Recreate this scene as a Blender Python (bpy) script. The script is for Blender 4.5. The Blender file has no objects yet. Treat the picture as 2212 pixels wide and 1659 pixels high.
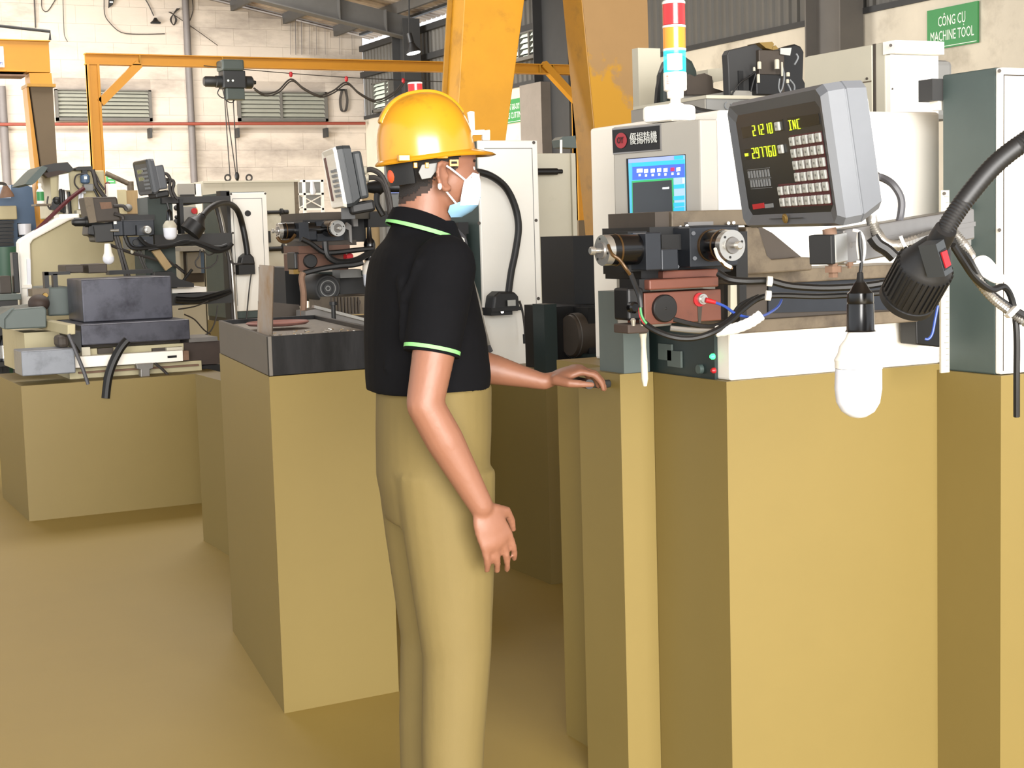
import bpy, bmesh, math, random
from mathutils import Vector as V, Matrix, Euler
random.seed(7)
S = bpy.context.scene
COL = S.collection
# ------------------------------------------------------------------ camera
W, H, F = 2212, 1659, 3324.0
YAW, PIT, ROL = math.radians(26.6), math.radians(5.7), math.radians(1.7)
CAM = V((0, 0, 1.45))
_r = V((math.cos(YAW), -math.sin(YAW), 0))
FW = V((math.sin(YAW)*math.cos(PIT), math.cos(YAW)*math.cos(PIT), -math.sin(PIT)))
_u = _r.cross(FW)
IX = math.cos(ROL)*_r - math.sin(ROL)*_u
IY = math.sin(ROL)*_r + math.cos(ROL)*_u
cd = bpy.data.cameras.new('camera'); cam = bpy.data.objects.new('camera', cd); COL.objects.link(cam)
cd.sensor_width = 36; cd.lens = 36*F/W; cd.clip_start = .05; cd.clip_end = 300
m = Matrix((IX, IY, -FW)).transposed().to_4x4(); m.translation = CAM
cam.matrix_world = m; S.camera = cam
# ------------------------------------------------------------------ light
S.view_settings.view_transform = 'Standard'; S.view_settings.look = 'None'
S.view_settings.gamma = 1; S.view_settings.use_curve_mapping = False
S.view_settings.exposure = 0.0
wd = bpy.data.worlds.new('sky'); S.world = wd; wd.use_nodes = True
bg = wd.node_tree.nodes['Background']; bg.inputs[0].default_value = (.93, .96, 1, 1); bg.inputs[1].default_value = 1.6
def area(name, loc, rot, sx, sy, power, col=(1, .97, .93)):
    l = bpy.data.lights.new(name, 'AREA'); l.shape = 'RECTANGLE'; l.size = sx; l.size_y = sy; l.energy = power; l.color = col
    o = bpy.data.objects.new(name, l); COL.objects.link(o); o.location = loc; o.rotation_euler = rot
    return o
R = math.radians
area('door_daylight', (-1.0, -7.5, 2.6), (R(86), 0, R(-8)), 9, 4.6, 3700)          # the open shop door behind the camera
area('roof_light_far', (4.5, 21.0, 5.5), (R(20), 0, R(0)), 6, 2.5, 1000)              # translucent roof sheets over the far bay
area('roof_light_mid', (3.0, 12.0, 5.9), (R(12), 0, R(0)), 5, 2.5, 420)
area('side_door_daylight', (-2.5, 18.5, 1.9), (R(90), 0, R(-62)), 5, 3.2, 1900)         # side door beyond the left of the frame
# ------------------------------------------------------------------ pixels of the photograph to points of the shop
def ray(px, py): return FW + IX*((px-W/2)/F) - IY*((py-H/2)/F)
def P(px, py, d): return CAM + ray(px, py)*d
def onX(px, py, X): r = ray(px, py); return CAM + r*(X/r.x)
def onY(px, py, Y): r = ray(px, py); return CAM + r*(Y/r.y)
# ------------------------------------------------------------------ mesh builder
class MB:
    def __init__(s): s.v = []; s.f = []; s.sm = []
    def add(s, vs, fs, smooth=False):
        b = len(s.v); s.v += [V(x) for x in vs]
        for f in fs: s.f.append([b+i for i in f]); s.sm.append(smooth)
        return s
    def box(s, lo, hi, rot=0, piv=None):
        x0, y0, z0 = lo; x1, y1, z1 = hi
        vs = [V((x, y, z)) for z in (z0, z1) for x, y in ((x0, y0), (x1, y0), (x1, y1), (x0, y1))]
        if rot:
            c = V(piv) if piv else (V(lo)+V(hi))/2; m = Matrix.Rotation(rot, 3, 'Z')
            vs = [c + m @ (v-c) for v in vs]
        return s.add(vs, [(0, 3, 2, 1), (4, 5, 6, 7), (0, 1, 5, 4), (1, 2, 6, 5), (2, 3, 7, 6), (3, 0, 4, 7)])
    def pbox(s, x0, y0, x1, y1, Y, dep, tail=0):
        xm, ym = (x0+x1)/2, (y0+y1)/2
        X0, X1 = onY(x0, ym, Y).x, onY(x1, ym, Y).x; Z1, Z0 = onY(xm, y0, Y).z, onY(xm, y1, Y).z
        return s.box((X0, Y, max(0, Z0-tail) if tail else Z0), (X1, Y+dep, Z1))
    def xbox(s, x0, y0, x1, y1, X, dep):
        xm, ym = (x0+x1)/2, (y0+y1)/2
        Y1, Y0 = onX(x0, ym, X).y, onX(x1, ym, X).y; Z1, Z0 = onX(xm, y0, X).z, onX(xm, y1, X).z
        return s.box((X, Y0, Z0), (X+dep, Y1, Z1))
    def prism(s, pts, vec, smooth=False):
        pts = [V(p) for p in pts]; vec = V(vec); n = len(pts)
        nrm = sum(((pts[i]-pts[0]).cross(pts[(i+1) % n]-pts[0]) for i in range(n)), V((0, 0, 0)))
        if nrm.dot(vec) > 0: pts = pts[::-1]
        return s.add(pts+[p+vec for p in pts], [list(range(n)), list(range(2*n-1, n-1, -1))] +
                     [[(i+1) % n, i, n+i, n+(i+1) % n] for i in range(n)], smooth)
    def pprism(s, pix, Y, dep): return s.prism([onY(x, y, Y) for x, y in pix], (0, dep, 0))
    def xprism(s, pix, X, dep): return s.prism([onX(x, y, X) for x, y in pix], (dep, 0, 0))
    def lathe(s, p, ax, prof, n=24, caps=True, smooth=True):
        p = V(p); ax = V(ax).normalized(); a = ax.orthogonal().normalized(); b = ax.cross(a)
        vs = []; fs = []
        for t, r in prof:
            for k in range(n):
                w = 2*math.pi*k/n; vs.append(p+ax*t+(a*math.cos(w)+b*math.sin(w))*r)
        for j in range(len(prof)-1):
            for k in range(n):
                k2 = (k+1) % n; fs.append((j*n+k, j*n+k2, (j+1)*n+k2, (j+1)*n+k))
        s.add(vs, fs, smooth)
        if caps:
            b0 = len(s.v)-len(vs)
            s.f.append([b0+k for k in range(n)][::-1]); s.sm.append(False)
            s.f.append([b0+(len(prof)-1)*n+k for k in range(n)]); s.sm.append(False)
        return s
    def cyl(s, p0, p1, r0, r1=None, n=20):
        p0, p1 = V(p0), V(p1); d = p1-p0
        return s.lathe(p0, d, [(0, r0), (d.length, r0 if r1 is None else r1)], n)
    def tube(s, pts, r, n=8, sub=4, rib=0):
        pts = [V(p) for p in pts]
        if sub > 1 and len(pts) > 2: pts = smooth_path(pts, sub)
        fr = None; vs = []; m_ = len(pts)
        for i, p in enumerate(pts):
            t = (pts[min(i+1, m_-1)]-pts[max(i-1, 0)]).normalized()
            fr = t.orthogonal().normalized() if fr is None else (fr-t*fr.dot(t)).normalized()
            b = t.cross(fr); rr = r*(1+(rib if i % 2 else -rib)) if rib else r
            for k in range(n):
                w = 2*math.pi*k/n; vs.append(p+(fr*math.cos(w)+b*math.sin(w))*rr)
        fs = [(i*n+k, i*n+(k+1) % n, (i+1)*n+(k+1) % n, (i+1)*n+k) for i in range(m_-1) for k in range(n)]
        b0 = len(s.v); s.add(vs, fs, True)
        s.f.append([b0+k for k in range(n)][::-1]); s.sm.append(False)
        s.f.append([b0+(m_-1)*n+k for k in range(n)]); s.sm.append(False)
        return s
    def bar(s, p0, p1, w, h, up=(0, 0, 1)):
        p0, p1 = V(p0), V(p1); t = (p1-p0).normalized(); a = V(up).cross(t).normalized()*w/2; b = t.cross(a.normalized())*h/2
        q = [-a-b, a-b, a+b, -a+b]
        return s.prism([p0+x for x in q], p1-p0)
    def ell(s, c, rx, ry, rz, rot=None, nu=20, nv=12):
        c = V(c); rot = rot or Matrix.Identity(3); vs = []; fs = []
        for j in range(1, nv):
            th = math.pi*j/nv
            for k in range(nu):
                w = 2*math.pi*k/nu
                vs.append(c+rot @ V((rx*math.sin(th)*math.cos(w), ry*math.sin(th)*math.sin(w), rz*math.cos(th))))
        top = len(vs); vs += [c+rot @ V((0, 0, rz)), c+rot @ V((0, 0, -rz))]
        for j in range(nv-2):
            for k in range(nu): fs.append((j*nu+k, (j+1)*nu+k, (j+1)*nu+(k+1) % nu, j*nu+(k+1) % nu))
        for k in range(nu):
            fs.append((top, k, (k+1) % nu)); fs.append((top+1, (nv-2)*nu+(k+1) % nu, (nv-2)*nu+k))
        return s.add(vs, fs, True)
    def loft(s, rings, smooth=True, caps=True):
        n = len(rings[0]); vs = [p for r in rings for p in r]
        fs = [(i*n+k, i*n+(k+1) % n, (i+1)*n+(k+1) % n, (i+1)*n+k) for i in range(len(rings)-1) for k in range(n)]
        b0 = len(s.v); s.add(vs, fs, smooth)
        if caps:
            s.f.append([b0+k for k in range(n)][::-1]); s.sm.append(smooth)
            s.f.append([b0+(len(rings)-1)*n+k for k in range(n)]); s.sm.append(smooth)
        return s
    def build(s, name, mat, parent=None, bev=0, seg=2, label=None, kind=None, sub=0):
        me = bpy.data.meshes.new(name); me.from_pydata([tuple(v) for v in s.v], [], s.f); me.update()
        me.polygons.foreach_set('use_smooth', s.sm)
        bm = bmesh.new(); bm.from_mesh(me); bmesh.ops.recalc_face_normals(bm, faces=bm.faces); bm.to_mesh(me); bm.free()
        if any(s.sm): me.set_sharp_from_angle(angle=R(38))
        me.materials.append(MATS[mat])
        o = bpy.data.objects.new(name, me); COL.objects.link(o)
        if parent: o.parent = parent
        if label: o['label'] = label
        if kind: o['kind'] = kind
        if bev:
            b = o.modifiers.new('bevel', 'BEVEL'); b.width = bev; b.segments = seg; b.limit_method = 'ANGLE'; b.angle_limit = R(40)
            b.harden_normals = False
        if sub:
            b = o.modifiers.new('sub', 'SUBSURF'); b.levels = sub; b.render_levels = sub
        return o
def smooth_path(pts, sub):
    out = []
    for i in range(len(pts)-1):
        p0, p1, p2, p3 = pts[max(i-1, 0)], pts[i], pts[i+1], pts[min(i+2, len(pts)-1)]
        for k in range(sub):
            t = k/sub; t2 = t*t; t3 = t2*t
            out.append(.5*((2*p1)+(p2-p0)*t+(2*p0-5*p1+4*p2-p3)*t2+(3*p1-p0-3*p2+p3)*t3))
    return out+[pts[-1]]
def thing(name, label, cat, group=None, loc=None, rot=None):
    o = bpy.data.objects.new(name, None); COL.objects.link(o); o.empty_display_size = .1
    o['label'] = label; o['category'] = cat
    if group: o['group'] = group
    if loc is not None: o.location = loc; o['placed'] = 1
    if rot is not None: o.rotation_euler = rot
    return o
def tag(o, label, cat, group=None):
    o['label'] = label; o['category'] = cat
    if group: o['group'] = group
    return o
def copy_tree(o, parent=None):
    c = o.copy(); COL.objects.link(c)
    if parent: c.parent = parent
    for ch in list(o.children): copy_tree(ch, c)
    return c
def text(body, size, mat, parent, origin, xdir, up, name='lettering', thick=.0006, width=None, align='CENTER', label=None):
    cu = bpy.data.curves.new(name, 'FONT'); cu.body = body; cu.size = size; cu.extrude = thick; cu.align_x = align; cu.align_y = 'CENTER'
    cu.resolution_u = 2
    t = bpy.data.objects.new(name, cu); COL.objects.link(t)
    dg = bpy.context.evaluated_depsgraph_get(); me = bpy.data.meshes.new_from_object(t.evaluated_get(dg)); bpy.data.objects.remove(t)
    me.name = name
    xd = V(xdir).normalized(); ud = V(up); ud = (ud-xd*ud.dot(xd)).normalized(); zd = xd.cross(ud)
    m = Matrix((xd, ud, zd)).transposed().to_4x4(); m.translation = V(origin)
    if width and me.vertices:
        xs = [v.co.x for v in me.vertices]; k = width/max(1e-6, max(xs)-min(xs))
        me.transform(Matrix.Diagonal((k, 1, 1, 1)))
    me.transform(m); me.materials.clear(); me.materials.append(MATS[mat])
    o = bpy.data.objects.new(name, me); COL.objects.link(o); o.parent = parent
    if label: o['label'] = label
    return o
# ------------------------------------------------------------------ materials
MATS = {}
def lin(c):
    if isinstance(c, str): c = [int(c[i:i+2], 16)/255 for i in (0, 2, 4)]
    return [x/12.92 if x <= .04045 else ((x+.055)/1.055)**2.4 for x in c]
ALB = 0.70        # paint values below were read from the bright photograph; one factor takes them to reflectance
BRIGHT = ('white', 'white_door', 'cloth_white', 'mask_white', 'lamp_white', 'sign_white', 'frost')
def alb(name): return 1 if name in BRIGHT else ALB
def M(name, col, rough=.5, metal=0, var=.12, sc=6, bump=0, col2=None, lo=.45, hi=.7, sc2=3, det=6, emis=0, coat=0, stretch=None, alpha=1, trans=0, bsc=None, spec=None, world=False):
    mt = bpy.data.materials.new(name); mt.use_nodes = True; nt = mt.node_tree; b = nt.nodes['Principled BSDF']; L = nt.links
    c = [x*alb(name) for x in lin(col)]
    b.inputs['Roughness'].default_value = rough; b.inputs['Metallic'].default_value = metal
    if coat: b.inputs['Coat Weight'].default_value = coat; b.inputs['Coat Roughness'].default_value = .12
    if spec is not None: b.inputs['Specular IOR Level'].default_value = spec
    if trans: b.inputs['Transmission Weight'].default_value = trans
    if alpha < 1: b.inputs['Alpha'].default_value = alpha
    if emis:
        b.inputs['Emission Color'].default_value = (*lin(col), 1); b.inputs['Emission Strength'].default_value = emis
    tc = nt.nodes.new('ShaderNodeTexCoord'); co = tc.outputs['Object']
    if world: co = nt.nodes.new('ShaderNodeNewGeometry').outputs['Position']
    if stretch:
        mp = nt.nodes.new('ShaderNodeMapping'); mp.inputs['Scale'].default_value = stretch; L.new(co, mp.inputs[0]); co = mp.outputs[0]
    def noise(scale, d):
        n = nt.nodes.new('ShaderNodeTexNoise'); n.inputs['Scale'].default_value = scale; n.inputs['Detail'].default_value = d; n.inputs['Roughness'].default_value = .65
        L.new(co, n.inputs['Vector']); return n
    def mix(fac, a, bcol):
        x = nt.nodes.new('ShaderNodeMix'); x.data_type = 'RGBA'; L.new(fac, x.inputs['Factor'])
        for k, q in ((6, a), (7, bcol)):
            if isinstance(q, list): x.inputs[k].default_value = (*q, 1)
            else: L.new(q, x.inputs[k])
        return x.outputs[2]
    out = None
    if var:
        n = noise(sc, det); out = mix(n.outputs[0], [min(1, x*(1-var*1.6)) for x in c], [min(1, x*(1+var*1.6)) for x in c])
    if col2 is not None:
        n2 = noise(sc2, det); rp = nt.nodes.new('ShaderNodeMapRange'); rp.inputs[1].default_value = lo; rp.inputs[2].default_value = hi
        L.new(n2.outputs[0], rp.inputs[0]); out = mix(rp.outputs[0], out if out else c, [x*alb(name) for x in lin(col2)])
    if out: L.new(out, b.inputs['Base Color'])
    else: b.inputs['Base Color'].default_value = (*c, 1)
    if bump:
        n3 = noise(bsc or sc*6, 4); bp = nt.nodes.new('ShaderNodeBump'); bp.inputs['Strength'].default_value = bump; bp.inputs['Distance'].default_value = .01
        L.new(n3.outputs[0], bp.inputs['Height']); L.new(bp.outputs[0], b.inputs['Normal'])
    MATS[name] = mt
    return mt
M('wall', 'd9cdbf', .9, var=.12, sc=1.3, bump=.25, col2='9a9086', lo=.5, hi=.74, sc2=.8, bsc=9, world=True, stretch=(.6, 1, 1.7))
M('wall_side', 'e6dcc8', .9, var=.12, sc=1.6, bump=.3, col2='a59a88', lo=.55, hi=.8, sc2=1.1, bsc=9)
M('mortar', 'c2b6a8', .95, var=.12, sc=1.3, world=True, col2='8a8078', lo=.5, hi=.74, sc2=.8, stretch=(.6, 1, 1.7))
M('sheet', '6f6c66', .6, .25, var=.12, sc=2)
M('roof', 'c2b09c', .65, .2, var=.3, sc=2.5, col2='7d6552', lo=.5, hi=.7, sc2=1.6)
M('steel_dark', '3a3a3a', .6, .1, var=.18, sc=3)
M('steel_column', '6a655f', .7, var=.15, sc=2)
M('concrete_column', '8f867c', .9, var=.15, sc=3, bump=.2)
M('floor', 'b0964c', .55, var=.04, sc=2)
M('khaki', '8e7a41', .5, var=.03, sc=4)
M('khaki_lit', '8a7640', .55, var=.03, sc=4)
M('redpipe', '9a4a3a', .5, var=.1)
M('greypipe', '7c7674', .6, var=.1)
M('cable', '3a3532', .6, var=.1)
M('black', '101011', .5, var=.2, sc=20)
M('black_gloss', '0d0d0f', .22, var=.1, sc=20)
M('rubber', '1b1b1c', .5, var=.15, sc=30)
M('slat', 'b3b3a4', .7, var=.1, sc=5)
M('window_frame', '6b6862', .7, var=.15)
M('green_sign', '3f9a55', .5, var=.05)
M('sign_white', 'dfe8dc', .6, var=.03)
M('yellow', 'f2ac1c', .45, var=.10, sc=4, col2='a06c14', lo=.58, hi=.85, sc2=3)
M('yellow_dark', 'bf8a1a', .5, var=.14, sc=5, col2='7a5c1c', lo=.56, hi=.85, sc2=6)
M('yellow_far', 'd8951a', .5, var=.08, sc=4)
M('shaded_dusty_tan', 'bb9460', .75, var=.06, sc=3, col2='d9a02c', lo=.47, hi=.53, sc2=2.6, det=9)
_nt = MATS['shaded_dusty_tan'].node_tree   # tan mixes dust with painted shade on the upper leg, yellow shows lower down
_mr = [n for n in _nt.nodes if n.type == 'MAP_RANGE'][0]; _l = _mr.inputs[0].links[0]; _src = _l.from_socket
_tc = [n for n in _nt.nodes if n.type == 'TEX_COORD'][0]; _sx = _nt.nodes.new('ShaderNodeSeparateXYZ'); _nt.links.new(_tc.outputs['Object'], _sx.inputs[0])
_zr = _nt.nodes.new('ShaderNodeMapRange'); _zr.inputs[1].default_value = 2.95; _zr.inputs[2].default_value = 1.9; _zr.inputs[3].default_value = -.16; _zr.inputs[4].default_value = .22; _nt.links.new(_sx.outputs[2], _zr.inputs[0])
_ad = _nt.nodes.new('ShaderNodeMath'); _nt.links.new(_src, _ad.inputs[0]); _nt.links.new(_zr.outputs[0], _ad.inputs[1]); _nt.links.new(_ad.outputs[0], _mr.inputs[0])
M('brown_tan', '6e5e48', .8, var=.08, sc=4)
M('hoist', '4a5450', .5, var=.12)
M('hoist_dark', '25282a', .5, var=.12)
M('white', 'eeeae0', .5, var=.04, sc=3)
M('cream', 'd8d2bd', .5, var=.06, sc=3, col2='a79f88', lo=.6, hi=.85, sc2=2)
M('cream_old', 'cfc49c', .55, var=.07, sc=3, col2='a89a72', lo=.58, hi=.85, sc2=2)
M('white_door', 'e9e7df', .45, var=.03, sc=3, col2='b8a27c', lo=.66, hi=.9, sc2=4)
M('green_grey', '4d5c59', .5, var=.14, sc=5)
M('grey', '8f8f8c', .5, var=.06)
M('grey_light', 'a6a299', .5, var=.05, sc=2)
M('grey_green', '616c68', .5, var=.08)
M('dark_green', '33403a', .55, var=.15)
M('steel', '9a9794', .35, .6, var=.15, sc=8)
M('steel_bright', 'd4d2cc', .25, .75, var=.06)
M('steel_blue', '5c5d68', .38, .4, var=.22, sc=5, col2='363640', lo=.45, hi=.7, sc2=7)
M('blued', '2f333a', .4, .3, var=.2, sc=14)
M('castiron', '786b58', .6, .15, var=.2, sc=8, col2='4a3f34', lo=.48, hi=.72, sc2=9)
M('castiron_dark', '4a4138', .6, .1, var=.2, sc=8)
M('copper_red', '7d4a3a', .5, .1, var=.14, sc=10, col2='46302a', lo=.55, hi=.8, sc2=12)
M('rust', '8a6c58', .85, var=.2, sc=30)
M('rust_dark', '463830', .7, var=.3, sc=8)
M('amber', '5e4526', .3, .4, var=.3, sc=20)
M('red', 'c6202a', .4, var=.04)
M('red_lens', 'dd2a2c', .2, var=.0, emis=.25)
M('orange_lens', 'f79a2a', .2, var=.0, emis=.25)
M('cyan_lens', '22c8d6', .2, var=.0, emis=.8, alpha=.55)
M('lamp_white', 'ffffff', .4, var=0, emis=2.5)
M('orange', 'ef5a2c', .4, var=.03)
M('blue_wire', '2b50b0', .4, var=.05)
M('blue_machine', '56708f', .5, var=.08)
M('green_drum', '2f5a44', .5, var=.12)
M('cloth_white', 'f4f1ea', .9, var=.03)
M('wood', 'b59a6e', .7, var=.14, sc=4, stretch=(8, 8, 1))
M('wood_grey', '7d7368', .75, var=.14, sc=4, stretch=(10, 10, 1), col2='70583a', lo=.5, hi=.7, sc2=2)
M('clear', 'dfe6ea', .08, var=0, alpha=.35)
M('frost', 'dfe2ea', .3, var=0)
M('dro_grey', '5d6065', .5, var=.03, sc=60)
M('dro_side', '777b81', .5, var=.03, sc=60)
M('dro_face', '202225', .3, var=.06, sc=20)
M('dro_window', '0c0d0c', .2, var=0)
M('key', 'c9cbc6', .5, var=.02)
M('key_ink', '8d908c', .6, var=0)
M('dark_red', '5a1f24', .5, var=0)
M('digit', 'd6f02a', .4, var=0, emis=1.0)
M('led_green', '3cf07a', .4, var=0, emis=3)
M('print_grey', '8b8f92', .6, var=0)
M('cable_grey', '57575c', .5, var=.05)
M('conduit', 'b9b6b0', .3, .7, var=.1)
M('brass', 'a98a4c', .3, .6, var=.1)
M('teal_dark', '20302f', .4, var=.15)
M('pink', 'a8786e', .6, var=.1)
M('chips', '8c8478', .4, .5, var=.4, sc=60)
M('swarf_box', '2e2e30', .45, .45, var=.4, sc=5, stretch=(3, 3, .6), col2='0b0b0c', lo=.4, hi=.65, sc2=3)
M('board', '6d675f', .7, var=.06)
M('dro_dark', '3c4043', .5, var=.04, sc=60)

M('skin', '996850', .5, var=.05, sc=14, bump=.05)
M('hair', '1d1714', .8, var=.3, sc=80, bump=.4)
M('shirt', '0e0e11', .9, var=.15, sc=20, spec=.12, bump=.12, bsc=14)
M('shirt_stripe', '8fdc84', .7, var=.03)
M('trousers', '7e6c3b', .8, var=.04, sc=10, bump=.1, bsc=16)
M('skin_hair', '3a2a22', .8, var=.2, sc=90)
M('shoe', '2a2522', .5, var=.1)
M('helmet', 'da981c', .25, var=.05, sc=5, coat=.3, col2='8a6a1e', lo=.62, hi=.85, sc2=9)
M('mask_white', 'f3f7fa', .8, var=.02)
M('mask_blue', '9ccdee', .8, var=.05, sc=10)
M('eye_white', 'e8e4de', .3, var=0)
M('trough', '8f949c', .45, .3, var=.12, sc=5, col2='6a6e76', lo=.5, hi=.75, sc2=6)
M('digit_dim', 'a8b838', .4, var=0, emis=.25)
M('copper_dull', '664636', .55, .1, var=.16, sc=8, col2='3c2c26', lo=.5, hi=.75, sc2=9)
M('emblem_red', '9a2f36', .5, var=.05)
M('rafter_paint', '5c5a57', .6, .1, var=.18, sc=3)
YB, XR = 26.74, 10.53
def roof_z(x): return 5.13-.20*(x-XR)
def struct(o): o['kind'] = 'structure'; return o
struct(MB().box((-12, -8, -.1), (XR+.3, YB+.3, 0)).build('floor', 'floor'))
# back wall: block courses laid proud of their joints
wb = struct(MB().prism([(-12, YB-.013, 0), (XR, YB-.013, 0), (XR, YB-.013, roof_z(XR)-.1), (-12, YB-.013, roof_z(-12)-.1)], (0, .29, 0)).build('wall_back', 'mortar'))
WIN = [(4.98, 6.59, 3.50, 4.02), (8.12, 9.78, 3.51, 4.03)]
rnd = random.Random(3)
mesh_blocks = {}
def block(x0, x1, z0, z1):
    k = (round(x1-x0, 2), round(z1-z0, 2))
    if k not in mesh_blocks:
        o = MB().box((0, 0, 0), (x1-x0, .05, z1-z0)).build('block', 'wall', wb); mesh_blocks[k] = o.data
        me = o.data
    else:
        o = bpy.data.objects.new('block', mesh_blocks[k]); COL.objects.link(o); o.parent = wb
    o.location = (x0, YB-.02+rnd.uniform(-.0015, .0015), z0)
zc = 2.1; row = 0
MB().box((-12, YB-.02, 0), (XR, YB+.04, 2.095)).build('render_coat', 'wall', wb)
MB().prism([(-12, YB-.02, zc), (2.4, YB-.02, zc), (2.4, YB-.02, roof_z(2.4)-.12), (-12, YB-.02, roof_z(-12)-.12)], (0, .06, 0)).build('render_coat', 'wall', wb)
while zc < 6.4:
    x = 2.405+(.31 if row % 2 else 0)
    if row % 2: block(2.405, 2.71, zc, zc+.298)
    while x < XR:
        x1 = min(x+.6, XR)
        top = min(zc+.298, roof_z(x1)-.12)
        segs = [(x, x1-.003)]
        for (a, b, c, d) in WIN:
            if zc < d-.02 and zc+.298 > c+.02:
                ns = []
                for (p, q) in segs:
                    if q <= a or p >= b: ns.append((p, q))
                    else:
                        if p < a-.04: ns.append((p, a))
                        if q > b+.04: ns.append((b, q))
                segs = ns
        for (p, q) in segs:
            if top-zc > .05 and q-p > .03: block(p, q, zc, top)
        x += .6
    zc += .302; row += 1
def louver(n, c, ax, L_, z0, z1, slats, mull=(), mat='slat'):
    # c start corner, ax 'x' or 'y'; slats tilt inward
    def bx(m, a0, a1, d0, d1, zz0, zz1):
        if ax == 'x': m.box((c[0]+a0, c[1]+d0, zz0), (c[0]+a1, c[1]+d1, zz1))
        else: m.box((c[0]+d0, c[1]-a1, zz0), (c[0]+d1, c[1]-a0, zz1))
        return m
    w = struct(bx(MB(), 0, L_, .002, .006, z0, z1).build('window_%d' % n, 'steel_dark'))
    f = MB()
    for a0, a1, b0, b1 in ((0, .04, z0, z1), (L_-.05, L_, z0, z1), (0, L_, z0, z0+.05), (0, L_, z1-.02, z1)): bx(f, a0, a1, -.09, .03, b0, b1)
    f.build('window_frame', 'window_frame', w)
    for x in mull: bx(MB(), x-.02, x+.02, -.085, .02, z0, z1).build('mullion', 'window_frame', w)
    h = (z1-z0)/slats
    for i in range(slats):
        a, b = z0+h*i+.006, z0+h*(i+1)+.002
        if ax == 'x': pts = [(c[0]+.03, c[1]-.07, a), (c[0]+.03, c[1]-.062, a), (c[0]+.03, c[1]+.0, b), (c[0]+.03, c[1]-.008, b)]; vec = (L_-.06, 0, 0)
        else: pts = [(c[0]-.07, c[1]-.03, a), (c[0]-.062, c[1]-.03, a), (c[0], c[1]-.03, b), (c[0]-.008, c[1]-.03, b)]; vec = (0, -(L_-.06), 0)
        MB().prism(pts, vec).build('slat', mat, w)
louver(1, (4.98, YB-.02, 0), 'x', 1.61, 3.50, 4.02, 8)
louver(2, (8.12, YB-.02, 0), 'x', 1.66, 3.51, 4.03, 7, (.79,))
# right wall: plaster below, ribbed sheets above, an open slot under the eave
wr = struct(MB().box((XR, 4, 0), (XR+.25, YB+.1, 3.55)).build('wall_right', 'wall_side'))
def ribbed(y0, y1, z0, z1):
    m_ = MB(); pr = []; y = y0
    while y < y1-.001:
        for dy, dx in ((0, 0), (.075, 0), (.09, -.03), (.135, -.03), (.15, 0)): pr.append((XR+.04+dx, min(y+dy, y1)))
        y += .15
    n = len(pr); m_.add([(a, b, z0) for a, b in pr]+[(a, b, z1) for a, b in pr]+[(a+.004, b, z0) for a, b in pr]+[(a+.004, b, z1) for a, b in pr],
        [(i, i+1, n+i+1, n+i) for i in range(n-1)]+[(2*n+i, 3*n+i, 3*n+i+1, 2*n+i+1) for i in range(n-1)])
    return m_
y = 4.0
while y < YB-.1:
    y1 = min(y+1.05, YB)
    ribbed(y, y1, 3.50, 4.86).build('cladding_sheet', 'sheet', wr); y += 1.05
MB().box((XR-.03, 4, 3.55), (XR+.05, YB, 3.61)).build('sill_angle', 'steel_dark', wr)
for z in (4.3, 4.77): MB().box((XR-.07, 4, z), (XR+.005, YB, z+.1)).build('girt', 'steel_dark', wr)
louver(3, (XR-.02, onX(815, 200, XR).y, 0), 'y', .82, 3.62, 4.14, 7, (.62,), 'sign_white')
louver(4, (XR-.02, onX(1113, 100, XR).y, 0), 'y', .95, 3.90, 4.30, 5, (.3, .62), 'sign_white')
# columns
def h_column(n, x, y, wd_, mat, top, z0=0):
    m_ = MB(); m_.box((x, y, z0), (x+.3, y+.02, top)).box((x, y+wd_-.02, z0), (x+.3, y+wd_, top)).box((x+.14, y+.02, z0), (x+.16, y+wd_-.02, top))
    return struct(m_.build('steel_column', mat))
rz = 4.95
h_column(1, 10.02, 23.6, .5, 'steel_dark', rz)
h_column(2, XR-.32, onX(1225, 60, XR-.32).y, 1.0, 'steel_dark', 5.0)
h_column(3, XR-.32, onX(1815, 60, XR-.32).y, .58, 'steel_column', 5.0)
struct(MB().box((XR-.33, 19.2, 0), (XR, 19.85, 3.5)).build('trim_1', 'concrete_column'))
# roof
rf = MB(); xs = [-12, XR+.35]; y = -6.0; pr = []
while y < YB+.4:
    for dy, dz in ((0, 0), (.12, 0), (.14, .035), (.18, .035), (.2, 0)): pr.append((y+dy, dz))
    y += .2
n = len(pr)
rf.add([(xs[0], a, roof_z(xs[0])+b) for a, b in pr]+[(xs[1], a, roof_z(xs[1])+b) for a, b in pr]+[(xs[0], a, roof_z(xs[0])+b+.01) for a, b in pr]+[(xs[1], a, roof_z(xs[1])+b+.01) for a, b in pr],
       [(i, n+i, n+i+1, i+1) for i in range(n-1)]+[(2*n+i, 2*n+i+1, 3*n+i+1, 3*n+i) for i in range(n-1)])
ce = struct(rf.build('ceiling', 'roof'))
x = XR-.55
while x > -2:
    MB().box((x, 2, roof_z(x)-.20), (x+.06, YB, roof_z(x)-.02)).build('purlin', 'rafter_paint', ce); x -= .95
MB().box((XR-.05, 2, 5.07), (XR+.03, YB, 5.11)).build('eave_purlin', 'steel_dark', ce)
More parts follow.
